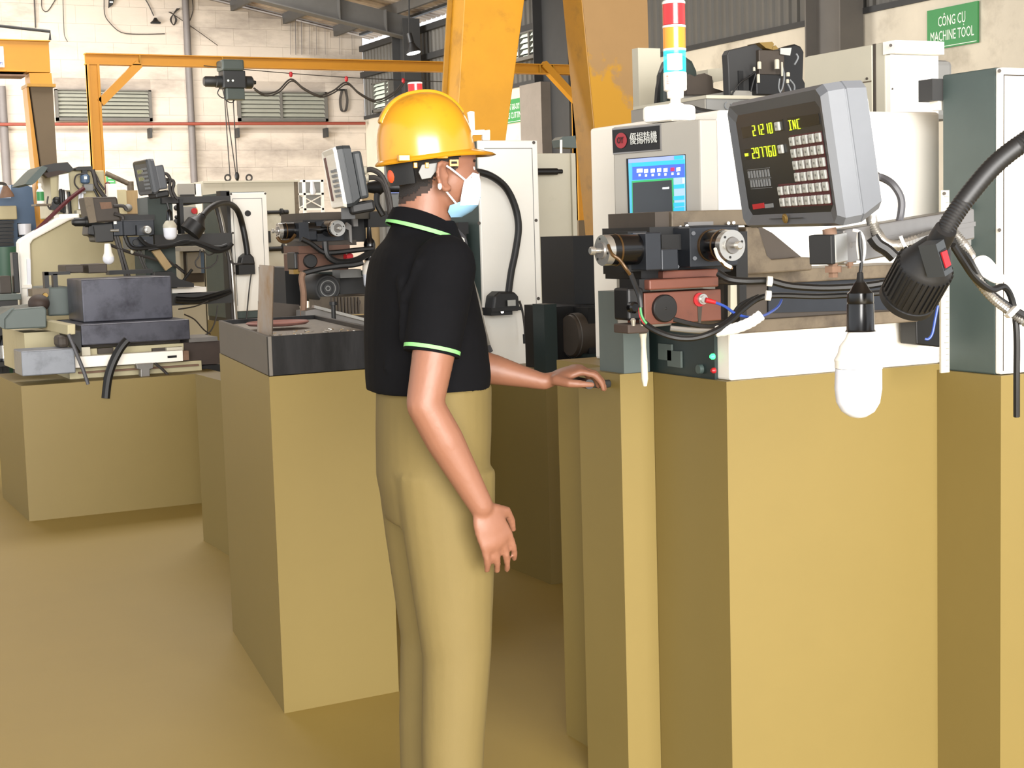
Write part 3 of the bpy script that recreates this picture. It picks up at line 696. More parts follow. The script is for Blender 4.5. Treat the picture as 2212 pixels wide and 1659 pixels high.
# =================================================================== upper cream cabinet behind
U = thing('machine_enclosure', 'cream sheet-metal enclosure topping the white column below the machine tool sign', 'machine')
Y = 3.78; xc = onY(1922, 170, Y).x; zt2 = onX(1905, 92, xc).z; xr = onY(2027, 200, Y).x
zlo = zt+.002; yb_ = onX(1742, 120, xc).y
part('cream', 'side_panel', U, MB().box((xc, Y+.02, zlo), (xr, yb_, zt2)), bev=.004)
yy = onX(1887, 150, xc).y
part('cream', 'door_panel', U, MB().box((xc-.008, yy, zlo+.01), (xc, yb_, zt2-.004)))
part('castiron_dark', 'panel_gap', U, MB().box((xc-.003, yy-.012, zlo), (xc+.001, yy, zt2)))
z_ = onX(1870, 178, xc).z; MB().box((xc-.0095, yy+.0, z_-.002), (xc-.008, yb_, z_+.002)).build('seam', 'castiron', U)
MB().cyl((xc-.008, yy+.02, z_+.01), (xc-.012, yy+.02, z_+.01), .004, n=8).build('screw', 'castiron_dark', U)
part('white', 'front_panel', U, MB().box((xc+.003, Y, zlo), (xr, Y+.03, zt2-.04)))  # white front, cream side: light and shade on one box put into the colours
zl = onY(1965, 118, Y).z
part('white', 'top_lip', U, MB().prism([(xc-.005, Y-.03, zl), (xr-.003, Y-.03, zl), (xr-.003, Y-.03, zt2), (xc-.005, Y-.03, zt2)], (0, .055, 0)))
screws(U, ((1924, 98),), Y-.03, .005, 'castiron_dark', .003); screws(U, ((1928, 192),), Y, .003, 'castiron_dark', .003)
part('grey', 'motor_cover', U, MB().pbox(2018, 129, 2060, 260, 4.3, .3), bev=.02)

# =================================================================== pendant with the screen
C = P(1515, 450, 3.55)
a_ = math.atan2(-.952, .306); Mz = Matrix.Rotation(a_, 4, 'Z')
ex, ey = V((.306, -.952, 0)).normalized(), V((.952, .306, 0)).normalized()
Pn = thing('control_pendant', 'grey control pendant with blue screen and black name plate behind the motor drives', 'control panel')
def pf(x, y, off=0): q = onPlane(x, y, C, ey); return q-ey*off
tl, tr, bl = pf(1326, 278), pf(1515, 257), pf(1331, 631)
ztp = tr.z; wd_ = (C-pf(1326, 400)).dot(ex)
L0 = V((C.x, C.y, bl.z))-ex*wd_
def pbx(u0, u1, d0, d1, z0, z1):   # box in pendant axes
    q = [V((L0.x, L0.y, 0))+ex*u+ey*d for u, d in ((u0, d0), (u1, d0), (u1, d1), (u0, d1))]
    return MB().prism([V((p.x, p.y, z0)) for p in q], (0, 0, z1-z0))
bt = V((L0.x, L0.y, 0)); ch = .035
q = [bt, bt+ex*wd_, bt+ex*(wd_+.02)+ey*.035, bt+ex*(wd_+.025)+ey*.10, bt+ey*.10]
part('grey_light', 'housing', Pn, MB().prism([V((p.x, p.y, bl.z)) for p in q], (0, 0, ztp-bl.z)), bev=.004)
q = [bt+ex*(wd_+.019)+ey*.036, bt+ex*(wd_+.026)+ey*.05, bt+ex*(wd_+.03)+ey*.10, bt+ex*(wd_+.02)+ey*.10]
part('white', 'lit_edge', Pn, MB().prism([V((p.x, p.y, bl.z)) for p in q], (0, 0, ztp-bl.z)))  # white strip: light on the housing's right edge put into the colour
def pq(mat, name, par, pts, off=.001, th=.001):
    return MB().prism([pf(x, y, off) for x, y in pts], ey*th).build(name, mat, par)
def z4(pts): return [(1320+x/6.91, 250+y/6.91) for x, y in pts]
npl = pq('steel', 'name_plate', Pn, z4([(30, 190), (750, 120), (765, 515), (45, 580)]), .004, .004)
pq('black', 'plate_face', npl, z4([(38, 215), (742, 145), (748, 500), (48, 555)]), .005, .001)
cc = pf(*z4([(175, 372)])[0], .0065); MB().lathe(cc, -ey, [(0, .0185), (.0005, .0185)], 32).build('emblem', 'emblem_red', npl)
text('OY', .022, 'black', npl, pf(*z4([(170, 372)])[0], .0085), ex, (0, 0, 1), width=.020)
text('優揚精機', .03, 'key', npl, pf(*z4([(510, 345)])[0], .0075), ex, (0, 0, 1), width=(pf(*z4([(710, 340)])[0])-pf(*z4([(305, 340)])[0])).length)
M('scr_lav', '8f9fe0', .4, var=0, emis=.55); M('scr_cyan', '2fa5dc', .4, var=0, emis=.75); M('scr_blue', '3f5fe0', .4, var=0, emis=.75); M('scr_dark', '34383c', .25, var=.1, emis=.15)
M('scr_green', '34a060', .4, var=0, emis=.55); M('scr_pale', '93aede', .4, var=0, emis=.7); M('scr_white', 'f4f8ff', .4, var=0, emis=1); M('scr_edge', '4aa8c8', .4, var=0, emis=.6); M('scr_red', 'b0305a', .4, var=0, emis=.5)
sc_ = pq('black', 'screen', Pn, z4([(235, 640), (1112, 575), (1128, 1420), (270, 1700)]), .002, .002)
pq('scr_edge', 'display_area', sc_, z4([(268, 655), (1112, 590), (1122, 1420), (300, 1700)]), .003, .001)
pq('scr_lav', 'title_bar', sc_, z4([(275, 650), (1108, 585), (1110, 650), (275, 710)]), .004, .001)
pq('scr_cyan', 'title_tab', sc_, z4([(960, 602), (1095, 592), (1096, 645), (962, 655)]), .005, .001)
pq('scr_cyan', 'menu_bar', sc_, z4([(330, 705), (1110, 650), (1112, 715), (330, 765)]), .004, .001)
pq('scr_blue', 'tool_bar', sc_, z4([(335, 765), (1112, 715), (1115, 915), (335, 960)]), .004, .001)
for k, (x, y) in enumerate(((445, 820), (540, 825), (640, 820), (735, 810), (830, 810), (935, 800), (1022, 800))):
    w_ = 42 if k == 0 else 28
    pq('scr_white' if k != 5 else 'scr_red', 'tool_icon', sc_, z4([(x-w_, y-25), (x+w_, y-30), (x+w_, y+25), (x-w_, y+32)]), .005, .001)
    pq('scr_white', 'icon_caption', sc_, z4([(x-14, y+50), (x+14, y+48), (x+14, y+82), (x-14, y+85)]), .005, .001)
pq('scr_green', 'plot_frame', sc_, z4([(330, 975), (945, 930), (965, 1430), (345, 1700)]), .005, .001)
pq('scr_dark', 'plot_area', sc_, z4([(345, 1000), (925, 960), (940, 1430), (355, 1700)]), .006, .001)
pq('scr_pale', 'side_bar', sc_, z4([(950, 930), (1115, 918), (1122, 1420), (968, 1430)]), .0045, .001)
for y in (1030, 1200, 1300, 1370): pq('scr_cyan', 'soft_key', sc_, z4([(956, y), (1116, y-10), (1118, y+50), (958, y+60)]), .006, .001)
pq('scr_white', 'soft_key', sc_, z4([(1088, 930), (1118, 928), (1119, 1000), (1090, 1005)]), .006, .001)
pq('scr_white', 'plot_reading', sc_, z4([(795, 1070), (890, 1062), (890, 1090), (795, 1098)]), .007, .001)
part('grey_light', 'bottom_panel', Pn, pbx(.0, .1, .0, .09, bl.z-.085, bl.z-.001), bev=.004)
# beacon on its bracket
Bk = thing('signal_tower', 'tall stack light with red, orange and lit cyan tiers above the control pendant', 'light')
u_ = (pf(1436, 300)-bt).dot(ex); bz = ztp+.002
part('white', 'bracket_base', Bk, pbx(u_-.066, u_+.03, -.005, .085, bz, bz+.040), bev=.01)
c = bt+ex*(u_+.022)+ey*.04; c.z = bz+.03
top = P(1456, 8, (c-CAM).dot(FW)); axis = V((0, 0, 1)); k = (P(1457, 210, (c-CAM).dot(FW)).z, top.z)
c = V((P(1457, 110, (c-CAM).dot(FW)).x, P(1457, 110, (c-CAM).dot(FW)).y, c.z))
dd = (c-CAM).dot(FW); zz = lambda y: P(1457, y, dd).z-c.z; rr = 25.0*dd/F
part('white', 'elbow', Bk, MB().lathe(c, axis, [(0, rr*.75), (zz(226), rr*.75), (zz(222), rr*.45), (zz(214), rr*.45), (zz(212), rr*.7), (zz(196), rr*.75)], 20))
part('white', 'base_tube', Bk, MB().lathe(c, axis, [(zz(197), rr*.9), (zz(195), rr), (zz(158), rr)], 28))
for nm, mt_, a0, b0 in (('cyan_tier', 'cyan_lens', 157, 112), ('orange_tier', 'orange_lens', 107, 63), ('red_tier', 'red_lens', 57, 13)):
    t_ = part(mt_, nm, Bk, MB().lathe(c, axis, [(zz(a0)+.0005, rr*.97), (zz(b0), rr*.97)], 28))
    MB().lathe(c, axis, [(zz(b0)+.0005, rr), (zz(b0-5), rr)], 28).build('tier_ring', 'white', t_)
    if nm == 'cyan_tier': MB().lathe(c, axis, [(zz(151), rr*.66), (zz(118), rr*.66)], 24).build('lamp', 'lamp_white', t_)

part('white', 'cap', Bk, MB().lathe(c, axis, [(zz(7.5), rr), (zz(5), rr*.9)], 28))
lbq = part('white', 'label', Bk, MB().lathe(c, axis, [(zz(186), rr*1.012), (zz(160), rr*1.012)], 28, caps=False))
for y in (163, 168, 172, 176, 180): part('orange', 'print_line', Bk, MB().prism([P(1434+6, y, dd-rr-.001), P(1455, y, dd-rr-.001), P(1455, y+(3 if y == 163 else 1), dd-rr-.001), P(1440, y+(3 if y == 163 else 1), dd-rr-.001)], FW*.002))
# =================================================================== readout of the nearest machine
C = P(1816, 490, 2.35); yaw, tilt, w, h, dp = R(10), R(8.5), .345, .217, .078
D, fp = make_dro('digital_readout', 'large grey digital readout tilted above the nearest machine, lit yellow-green figures and many keys', C, yaw, tilt, w, h, dp, True)
bpy.context.view_layer.update()
MI = D.matrix_world.inverted()
rot = D.matrix_world.to_3x3(); nrm = rot @ V((0, 1, 0)); p0_ = D.matrix_world @ V((0, .0055, 0))
def loc(zx, zy): return MI @ onPlane(1560+zx/4.88, 170+zy/4.88, p0_, nrm)
def dq(mat, name, pts, y1, par, th=.001):
    q = [loc(*p) for p in pts]; return MB().prism([V((p.x, y1, p.z)) for p in q], (0, th, 0)).build(name, mat, par)
w1 = dq('dro_window', 'display_window', [(205, 515), (640, 425), (655, 545), (225, 630)], .0045, fp)
w2 = dq('dro_window', 'display_window', [(238, 745), (590, 690), (600, 800), (255, 855)], .0045, fp)
w3 = dq('dro_window', 'display_window', [(690, 415), (1020, 365), (1035, 480), (705, 545)], .0045, fp)
def digits(s, x0, y0, x1, y1, hz, par):
    a, b = loc(x0, y0), loc(x1, y1); n = len(s.replace('.', '')); hh = (loc(x0, y0-hz)-a).z
    pitch = (b.x-a.x)/(n-.5)
    seg_text(par, s, 'digit', (a.x, .0042, a.z), (1, 0, 0), (0, 0, 1), (0, -1, 0), hh, pitch)
digits('21.210', 340, 600, 540, 572, 105, w1)
digits('297760', 335, 838, 575, 805, 105, w2)
a, b = loc(252, 805), loc(280, 795); MB().box((a.x, .003, a.z-.002), (b.x, .0042, a.z+.003)).build('minus_sign', 'digit', w2)
digits('INC', 722, 540, 832, 520, 100, w3)
rows = [[(753, 660), (822, 648), (890, 638), (960, 627), (1030, 616)], [(770, 785), (838, 775), (908, 765), (978, 755), (1050, 745)], [(790, 910), (857, 902), (928, 893), (998, 885), (1070, 876)],
        [(808, 1035), (875, 1028), (945, 1020), (1015, 1012), (1087, 1005)], [(630, 1180), (697, 1172), (762, 1165), (828, 1160), (895, 1152), (963, 1147), (1033, 1140), (1105, 1132)],
        [(650, 1300), (715, 1295), (780, 1290), (847, 1285), (915, 1280), (983, 1275), (1052, 1270), (1123, 1265)]]
K = None
def key(x, y):
    global K
    p = loc(x, y)
    if K is None:
        kw = (loc(915, 765)-loc(868, 765)).x/2; kh = (loc(908, 715)-loc(908, 812)).z/2
        K = (kw, kh)
        o = MB().box((-kw, -.005, -kh), (kw, 0, kh)).build('key', 'key', D, bev=.0015); K = (kw, kh, o)
        t_ = MB().box((-kw*.35, -.0053, -kh*.25), (kw*.35, -.005, kh*.25)).build('key_legend', 'key_ink', o)
    else:
        o = copy_tree(K[2], D)
    o.location = (p.x, .0055, p.z)
for r_ in rows:
    a, b = loc(*r_[0]), loc(*r_[-1])
    for x, y in r_: key(x, y)
    MB().box((a.x-K[0]*1.25, .0048, a.z-K[1]*1.25), (b.x+K[0]*1.25, .0056, b.z+K[1]*1.25)).build('key_row_field', 'dark_red', fp)
key(598, 500); key(633, 740)
lg = dq('red', 'logo_block', [(320, 1325), (440, 1308), (448, 1362), (330, 1378)], .0048, fp); dq('print_grey', 'logo_block', [(450, 1322), (538, 1312), (542, 1355), (455, 1366)], .0048, fp)
for k, (x0, y0, x1, y1) in enumerate(((265, 965, 500, 930), (290, 1060, 510, 1035))):
    a, b = loc(x0, y0), loc(x1, y1)
    for j in range(8):
        xx = a.x+(b.x-a.x)*(j+.1)/8; MB().box((xx, .0048, a.z-.014), (xx+(b.x-a.x)*.07, .0056, a.z-.002)).build('printed_mark', 'print_grey', fp)
    MB().box((a.x, .0050, a.z), (b.x, .0056, a.z+.0006)).build('printed_line', 'print_grey', fp); MB().box((a.x, .0050, a.z-.017), (b.x, .0056, a.z-.0164)).build('printed_line', 'print_grey', fp)
p = loc(717, 1545); MB().lathe((p.x, -.001, .016), (0, -1, 0), [(0, .008), (.002, .008), (.0021, .006), (.003, .005)], 18).build('badge', 'brass', D)
MB().box((p.x-.06, -.0012, .0155), (p.x-.012, .0006, .0163)).build('groove', 'dro_face', D); MB().box((p.x+.012, -.0012, .0155), (p.x+.06, .0006, .0163)).build('groove', 'dro_face', D)
MB().box((-w+.04, dp-.002, .03), (-.035, dp+.02, h-.03)).build('back_cover', 'white', D, bev=.004)
# =================================================================== arm rail under the readout
Rl = thing('support_arm', 'aluminium arm rail with a black rubber end carrying the large readout', 'arm')
r0_, r1_ = P(1772, 540, 2.40), P(2030, 497, 2.93)
r1_ = P(2085, 484, 2.85)
d_ = (r1_-r0_).normalized()
part('steel', 'rail', Rl, MB().bar(r0_+d_*.05, r1_, .036, .056), bev=.003)
part('steel', 'rail_slot', Rl, MB().bar(r0_+d_*.07+V((0, 0, .002)), r1_, .040, .008))
part('rubber', 'end_cap', Rl, MB().bar(r0_, r0_+d_*.012, .040, .046), bev=.002)
part('steel_bright', 'end_block', Rl, MB().bar(r0_+d_*.0125, r0_+d_*.055, .040, .046), bev=.002)
part('rust', 'pivot', Rl, MB().cyl(P(1794, 510, 2.41), P(1791, 494, 2.41), .011, n=14))
bo = part('rust', 'bolt', Rl, MB().lathe(P(1800, 569, 2.41), (0, 0, -1), [(0, .008), (.004, .008), (.0041, .014), (.014, .014), (.0141, .008), (.022, .008)], 6))
part('rust', 'bolt', Rl, MB().lathe(P(1835, 566, 2.44), (0, 0, -1), [(0, .006), (.006, .006), (.0061, .003), (.01, .003)], 8))
part('cloth_white', 'cable_tie', Rl, ptube([(1842, 497), (1860, 503), (1868, 530), (1864, 562), (1850, 566)], 2.36, .0022)); part('cloth_white', 'cable_tie', Rl, ptube([(1854, 500), (1852, 530), (1856, 560)], 2.37, .002))
part('cloth_white', 'cable_tie', Rl, ptube([(1945, 510), (1952, 528), (1958, 536)], 2.5, .003))
# cables of the readout
Cb = thing('readout_cable', 'grey signal cable looping from the back of the large readout to its arm', 'cable')
part('cable_grey', 'cable', Cb, ptube([(1884, 382), (1905, 384), (1930, 400), (1947, 432), (1943, 475), (1928, 505), (1912, 526)], [2.62, 2.62, 2.6, 2.6, 2.6, 2.58, 2.55], .0065, sub=6))
part('black', 'boot', Cb, MB().cyl(P(1880, 382, 2.63), P(1897, 382, 2.62), .010, .008, 12))
Cs = thing('flexible_conduit', 'silver ribbed conduit dropping from the readout corner onto the arm', 'conduit')
part('conduit', 'conduit', Cs, ptube([(1882, 470), (1886, 488), (1897, 508), (1912, 526), (1940, 530), (1985, 516), (2040, 500)], [2.52, 2.5, 2.5, 2.52, 2.55, 2.6, 2.7], .0085, sub=14, rib=.13))
Ct = thing('taped_cable', 'black taped cable bundle lying against the readout arm', 'cable')
part('black', 'cable', Ct, ptube([(1884, 512), (1896, 528), (1915, 540), (1932, 556)], 2.45, .010))
# =================================================================== hanging bulb by the arm
Lb = thing('hanging_bulb', 'large white bulb in a black socket hanging from the readout arm', 'bulb')
dd = 2.36; k_ = dd/F
def lz(y): return -(y-590)*k_
c = P(1858, 590, dd)
part('black', 'cord', Lb, ptube([(1857, 500), (1858, 530), (1861, 560), (1858, 592)], dd, .0028))
part('black', 'strain_relief', Lb, MB().lathe(c, (0, 0, 1), [(lz(612), 13*k_), (lz(606), 8*k_), (lz(590), 6.5*k_), (lz(588), 5*k_)], 18))
sk = part('black_gloss', 'socket', Lb, MB().lathe(c, (0, 0, 1), [(lz(716), 33*k_), (lz(712), 30*k_), (lz(656), 29*k_), (lz(655), 28*k_), (lz(650), 29*k_), (lz(633), 28*k_), (lz(628), 22*k_), (lz(610), 12*k_)], 28), label='glossy black bulb socket with a flared rim')
part('white', 'bulb_body', Lb, MB().lathe(c, (0.03, 0, 1), [(lz(796), 51*k_), (lz(786), 51*k_), (lz(778), 53*k_), (lz(765), 46*k_), (lz(748), 42*k_), (lz(732), 30*k_), (lz(716), 24*k_)], 32))
part('frost', 'bulb_dome', Lb, MB().lathe(c, (0.03, 0, 1), [(lz(905), 3*k_), (lz(902), 18*k_), (lz(890), 36*k_), (lz(870), 47*k_), (lz(840), 51*k_), (lz(797), 50*k_)], 32))
# =================================================================== big gooseneck lamp
Gl = thing('gooseneck_lamp', 'big black ribbed gooseneck lamp with red switch at the right edge', 'lamp')
dd = 2.15; k_ = dd/F
part('rubber', 'gooseneck', Gl, ptube([(2420, 420), (2385, 330), (2320, 280), (2250, 288), (2200, 315), (2145, 360), (2095, 418), (2058, 470), (2034, 512)], [2.35, 2.3, 2.2, 2.15, 2.15, 2.15, 2.15, 2.15, 2.15], 21*k_, 14, sub=16, rib=.035))
c, e_ = P(2036, 508, dd), P(1958, 648, dd+.10); ax = (e_-c).normalized(); L_ = (e_-c).length
hp = part('rubber', 'lamp_head', Gl, MB().lathe(c, ax, [(-.012, 24*k_), (0, 26*k_), (L_*.12, 26*k_), (L_*.16, 33*k_), (L_*.42, 56*k_), (L_*.46, 61*k_), (L_*.92, 61*k_), (L_*.925, 64*k_), (L_, 64*k_), (L_*.995, 58*k_), (L_*.9, 50*k_)], 40, caps=True))
a = ax.orthogonal().normalized(); b = ax.cross(a)
for j in range(30):
    wv = 2*math.pi*j/30; o_ = (a*math.cos(wv)+b*math.sin(wv)); p = c+ax*L_*.46
    MB().bar(p+o_*61*k_, p+ax*L_*.42+o_*61*k_, .0035, .0055, o_).build('fin', 'rubber', hp)
cd_ = -(FW.normalized()); tg = ax.cross(cd_).normalized()
sp = c+ax*L_*.40+cd_*40*k_-tg*(-30*k_)
q0 = P(2041, 560, dd-.020); n_ = (IX*.75-FW).normalized(); u1 = (ax-n_*ax.dot(n_)).normalized(); s1 = n_.cross(u1)
part('dro_dark', 'switch_plate', Gl, MB().prism([q0-u1*.026-s1*.0095, q0+u1*.022-s1*.0095, q0+u1*.022+s1*.0095, q0-u1*.026+s1*.0095], -n_*.03))
sw = part('black', 'switch_frame', Gl, MB().prism([q0-u1*.014-s1*.008+n_*.001, q0+u1*.014-s1*.008+n_*.001, q0+u1*.014+s1*.008+n_*.001, q0-u1*.014+s1*.008+n_*.001], -n_*.004))
MB().prism([q0-u1*.0125-s1*.0065+n_*.003, q0+u1*.011-s1*.006+n_*.003, q0+u1*.011+s1*.006+n_*.003, q0-u1*.011+s1*.006+n_*.003], -n_*.003).build('rocker', 'red', sw)
# =================================================================== electrical cabinet on the right
E_ = thing('electrical_cabinet', 'tall cabinet with grey-green side and white door at the right edge', 'cabinet')
Y = 2.78; cx = onY(2150, 400, Y).x; czt = onX(2140, 147, cx).z; czb = onX(2100, 805, cx).z; cy1 = onX(2036, 400, cx).y
part('green_grey', 'side_panel', E_, MB().box((cx, Y, czb), (cx+.6, cy1, czt)), bev=.004)
dr = part('white_door', 'door', E_, MB().box((cx-.001, Y-.02, czb+.002), (cx+.6, Y-.0005, czt-.002)), bev=.004)
px_ = onY(2169, 400, Y-.02).x; zt_ = onY(2180, 161, Y-.02).z
MB().box((px_-.003, Y-.0205, czb+.01), (px_, Y-.0195, zt_)).build('door_groove', 'castiron_dark', dr)
MB().box((px_, Y-.0205, zt_-.003), (cx+.58, Y-.0195, zt_)).build('door_groove', 'castiron_dark', dr)
screws(dr, ((2159, 153), (2159, 497)), Y-.02, .0045, 'castiron_dark', .003)
part('khaki', 'plinth', E_, MB().box((cx-KH, Y-.02-KH, 0), (cx+.62, cy1+.02, czb)))
part('steel_dark', 'hinge', E_, MB().pbox(2014, 170, 2037, 217, cy1, .05)); part('white', 'hinge_pad', E_, MB().pbox(2026, 217, 2037, 238, cy1+.01, .03))
part('cream', 'scale_rule', E_, MB().pbox(2033, 411, 2051, 805, cy1-.17, .006))
x_ = onY(2042, 600, cy1-.172)
for j in range(30):
    q = onY(2047, 425+j*12.6, cy1-.1705); MB().box((q.x-(.005 if j % 5 else .010), cy1-.1715, q.z-.0006), (q.x+.003, cy1-.1705, q.z+.0006)).build('rule_mark', 'key_ink', E_)
screws(E_, ((2040, 418),), cy1-.171, .004, 'castiron_dark', .003)
br = thing('cable_bracket', 'hollow square steel bracket on the green cabinet side below the readout arm', 'bracket')
m_ = MB().pbox(2085, 436, 2140, 456, 2.86, .06).pbox(2085, 508, 2140, 530, 2.86, .06).pbox(2085, 452, 2100, 512, 2.90, .03)
part('grey', 'channel', br, m_, bev=.002); part('castiron', 'end_plate', br, MB().pbox(2127, 438, 2141, 527, 2.845, .01)); part('black', 'inner_block', br, MB().pbox(2097, 455, 2128, 510, 2.885, .03))
cbn = thing('cable_bundle', 'black cables and a silver conduit strapped together across the cabinet door', 'cable')
part('black', 'cable', cbn, ptube([(2055, 515), (2085, 555), (2115, 605), (2150, 645), (2212, 685), (2270, 715)], [2.42, 2.44, 2.5, 2.55, 2.55, 2.55], .0085, sub=6))
part('black', 'cable', cbn, ptube([(2058, 530), (2080, 565), (2105, 600), (2140, 625), (2170, 620), (2188, 655), (2196, 720), (2196, 820), (2196, 900)], [2.4, 2.42, 2.46, 2.5, 2.53, 2.55, 2.56, 2.58, 2.6], .0055, sub=6))
part('conduit', 'conduit', cbn, ptube([(2060, 502), (2080, 525), (2098, 553)], [2.42, 2.42, 2.45], .0072, sub=16, rib=.13))
part('conduit', 'conduit', cbn, ptube([(2108, 600), (2140, 640), (2180, 672), (2212, 695), (2270, 730)], [2.47, 2.52, 2.55, 2.55, 2.55], .0072, sub=16, rib=.13))
part('cloth_white', 'cable_tie', cbn, MB().bar(P(2176, 684, 2.53), P(2196, 664, 2.53), .022, .007, IX))
rg = thing('rag', 'white cloth rag wrapped round the cables near the right edge', 'cloth')
part('cloth_white', 'rag', rg, MB().loft([[P(x+q*math.cos(t)*6, y+sz*math.sin(t), 2.50-.010*math.cos(t)) for t in [k*math.pi/5 for k in range(10)] for q in (1,)] for x, y, sz in ((2101, 570, 6), (2107, 572, 18), (2118, 574, 24), (2130, 577, 28), (2142, 586, 27), (2153, 594, 20), (2163, 600, 13), (2168, 604, 5))]), sub=1)
# =================================================================== machining centre behind the pendant: covers and tool changer
B_ = thing('machining_centre', 'machining centre behind the pendant with grey top cover and dark rounded guard', 'machine')
Y = 4.75
p0, p1 = onY(1490, 260, Y), onY(1720, 260, Y); zt_ = onY(1600, 207, Y).z
part('grey', 'top_cover', B_, MB().box((onY(1526, 230, Y).x, Y, .0), (p1.x, Y+.5, zt_-.012)))
part('grey_light', 'side_panel', B_, MB().box((onY(1526, 230, Y).x-.005, Y+.003, .0), (onY(1526, 230, Y).x-.0005, Y+.52, zt_-.012)))
part('cream', 'cover_lip', B_, MB().box((onY(1526, 230, Y).x-.008, Y-.012, zt_-.012), (p1.x, Y+.5, zt_)))
part('print_grey', 'lifting_ring', B_, MB().tube([onY(1573+7*math.cos(t), 228+8*math.sin(t), Y-.004) for t in [k*math.pi/6-.5 for k in range(10)]], .003, 6))
part('black', 'cable', B_, ptube([(1488, 232), (1510, 240), (1540, 245), (1575, 246), (1600, 252)], 4.1, .010))
part('grey_light', 'rear_box', B_, MB().pbox(1476, 172, 1541, 225, 5.2, .08))
part('castiron_dark', 'box_clutter', B_, MB().pprism([(1484, 174), (1490, 160), (1502, 166), (1514, 164), (1522, 158), (1538, 165), (1541, 190), (1560, 196), (1575, 204), (1484, 204)], 5.15, .05))
part('cream', 'rear_panel', B_, MB().pbox(1380, 104, 1428, 300, 5.9, .05))
arch = [(1432, 235), (1432, 200), (1434, 160), (1444, 132), (1460, 120), (1482, 119), (1498, 130), (1508, 152), (1511, 178), (1512, 235)]
part('dark_green', 'guard', B_, MB().pprism(arch, 5.4, .07), bev=.02)
part('black', 'guard_edge', B_, MB().pprism([(1418, 225), (1421, 190), (1428, 156), (1437, 138), (1433, 170), (1433, 225)], 5.42, .02))
part('cream', 'light_cover', B_, MB().pprism([(1529, 150), (1572, 145), (1573, 172), (1543, 178), (1529, 170)], 5.5, .2))
T_ = thing('tool_changer', 'dark tool changer carriage with white pneumatic fittings behind the large readout', 'machine part')
Y = 5.0
part('steel_dark', 'plate', T_, MB().pprism([(1571, 118), (1576, 108), (1636, 94), (1648, 100), (1648, 215), (1575, 215), (1573, 150)], Y, .04), bev=.004)
part('black', 'plate_slot', T_, MB().pbox(1595, 153, 1606, 194, Y-.004, .006))
part('black', 'far_plate', T_, MB().pprism([(1687, 104), (1718, 95), (1730, 100), (1737, 112), (1735, 170), (1745, 190), (1745, 225), (1687, 225)], Y+.05, .06), bev=.006)
part('castiron_dark', 'valve_block', T_, MB().pbox(1640, 108, 1695, 200, Y-.02, .10), bev=.004)
part('black', 'lower_block', T_, MB().pbox(1634, 160, 1690, 205, Y-.05, .08), bev=.004)
part('brass', 'cap', T_, MB().pprism([(1640, 92), (1668, 90), (1672, 95), (1668, 107), (1655, 104)], Y-.03, .08))
part('brass', 'cap', T_, MB().pprism([(1664, 103), (1676, 98), (1682, 106), (1670, 108)], Y-.03, .05))
part('key', 'name_tag', T_, MB().pprism([(1686, 104), (1710, 103), (1707, 120), (1686, 117)], Y-.03, .004))
for x, y0, y1, w_ in ((1678, 128, 153, 6), (1702, 156, 167, 5), (1701, 171, 181, 4), (1640, 133, 152, 5), (1629, 145, 155, 3), (1689, 134, 170, 2.5), (1638, 160, 182, 4)):
    part('cream', 'fitting', T_, MB().lathe(onY(x, y0, Y-.06), (0, 0, -1), [(0, w_*.0012), (.004, w_*.00165), ((y1-y0)*.0015, w_*.00165)], 10))
for pix in (((1689, 140), (1694, 165), (1690, 190), (1684, 200)), ((1706, 172), (1716, 185), (1714, 200), (1705, 212)), ((1700, 178), (1708, 195), (1708, 210)), ((1684, 170), (1682, 190), (1688, 205)), ((1720, 116), (1724, 125), (1716, 140)), ((1580, 205), (1598, 180), (1620, 165), (1632, 155)), ((1632, 160), (1626, 180), (1622, 198))):
    part('print_grey' if pix[0][0] > 1640 else 'black', 'air_tube', T_, MB().tube([onY(x, y, Y-.05) for x, y in pix], .0035, 6))
part('grey_light', 'mount_rail', T_, MB().pbox(1585, 196, 1655, 216, Y-.02, .3))
# =================================================================== second spark erosion machine, behind the worker
Bm = thing('spark_erosion_machine', 'second spark erosion machine behind the worker, two motors over a dull red block', 'machine')
Y = 6.35
def zb(x, y): return (570+x/7.37, 300+y/7.37)
def zc(x, y): return (540+x/3.95, 400+y/3.95)
part('castiron_dark', 'top_slide', Bm, MB().pbox(670, 457, 860, 477, Y+.05, .4))
part('black', 'slide_block', Bm, MB().pbox(795, 458, 860, 490, Y-.05, .3)); part('steel', 'slot_plate', Bm, MB().pbox(763, 460, 773, 489, Y-.06, .02))
part('black', 'head_body', Bm, MB().pbox(655, 474, 790, 524, Y, .3))
part('blued', 'head_plate', Bm, MB().pbox(646, 480, 667, 520, Y-.12, .15)); part('blued', 'clamp_block', Bm, MB().pbox(665, 497, 686, 520, Y-.10, .12), bev=.006)
part('blued', 'head_plate', Bm, MB().pbox(684, 478, 742, 520, Y-.08, .1)); part('black', 'bridge_block', Bm, MB().pbox(670, 478, 690, 495, Y-.06, .1))
r_ = 16.2*6.9/F
motor(Bm, onY(600, 499, Y-.05), (1, 0, 0), .22, r_)
motor(Bm, onY(730, 493, Y-.2), (0, 1, 0), .14, r_)
MB().tube([onY(x, y, Y-.12) for x, y in (zb(210, 1560), zb(260, 1625), zb(350, 1640), zb(440, 1600), zb(500, 1520))], .007, 6).build('wire', 'amber', Bm)
part('copper_dull', 'clamp_plate', Bm, MB().pbox(645, 530, 756, 546, Y-.1, .2)); part('castiron_dark', 'spacer_plate', Bm, MB().pbox(652, 520, 770, 531, Y-.06, .2))
rb = part('copper_dull', 'quill_block', Bm, MB().pbox(646, 547, 752, 584, Y-.12, .2))
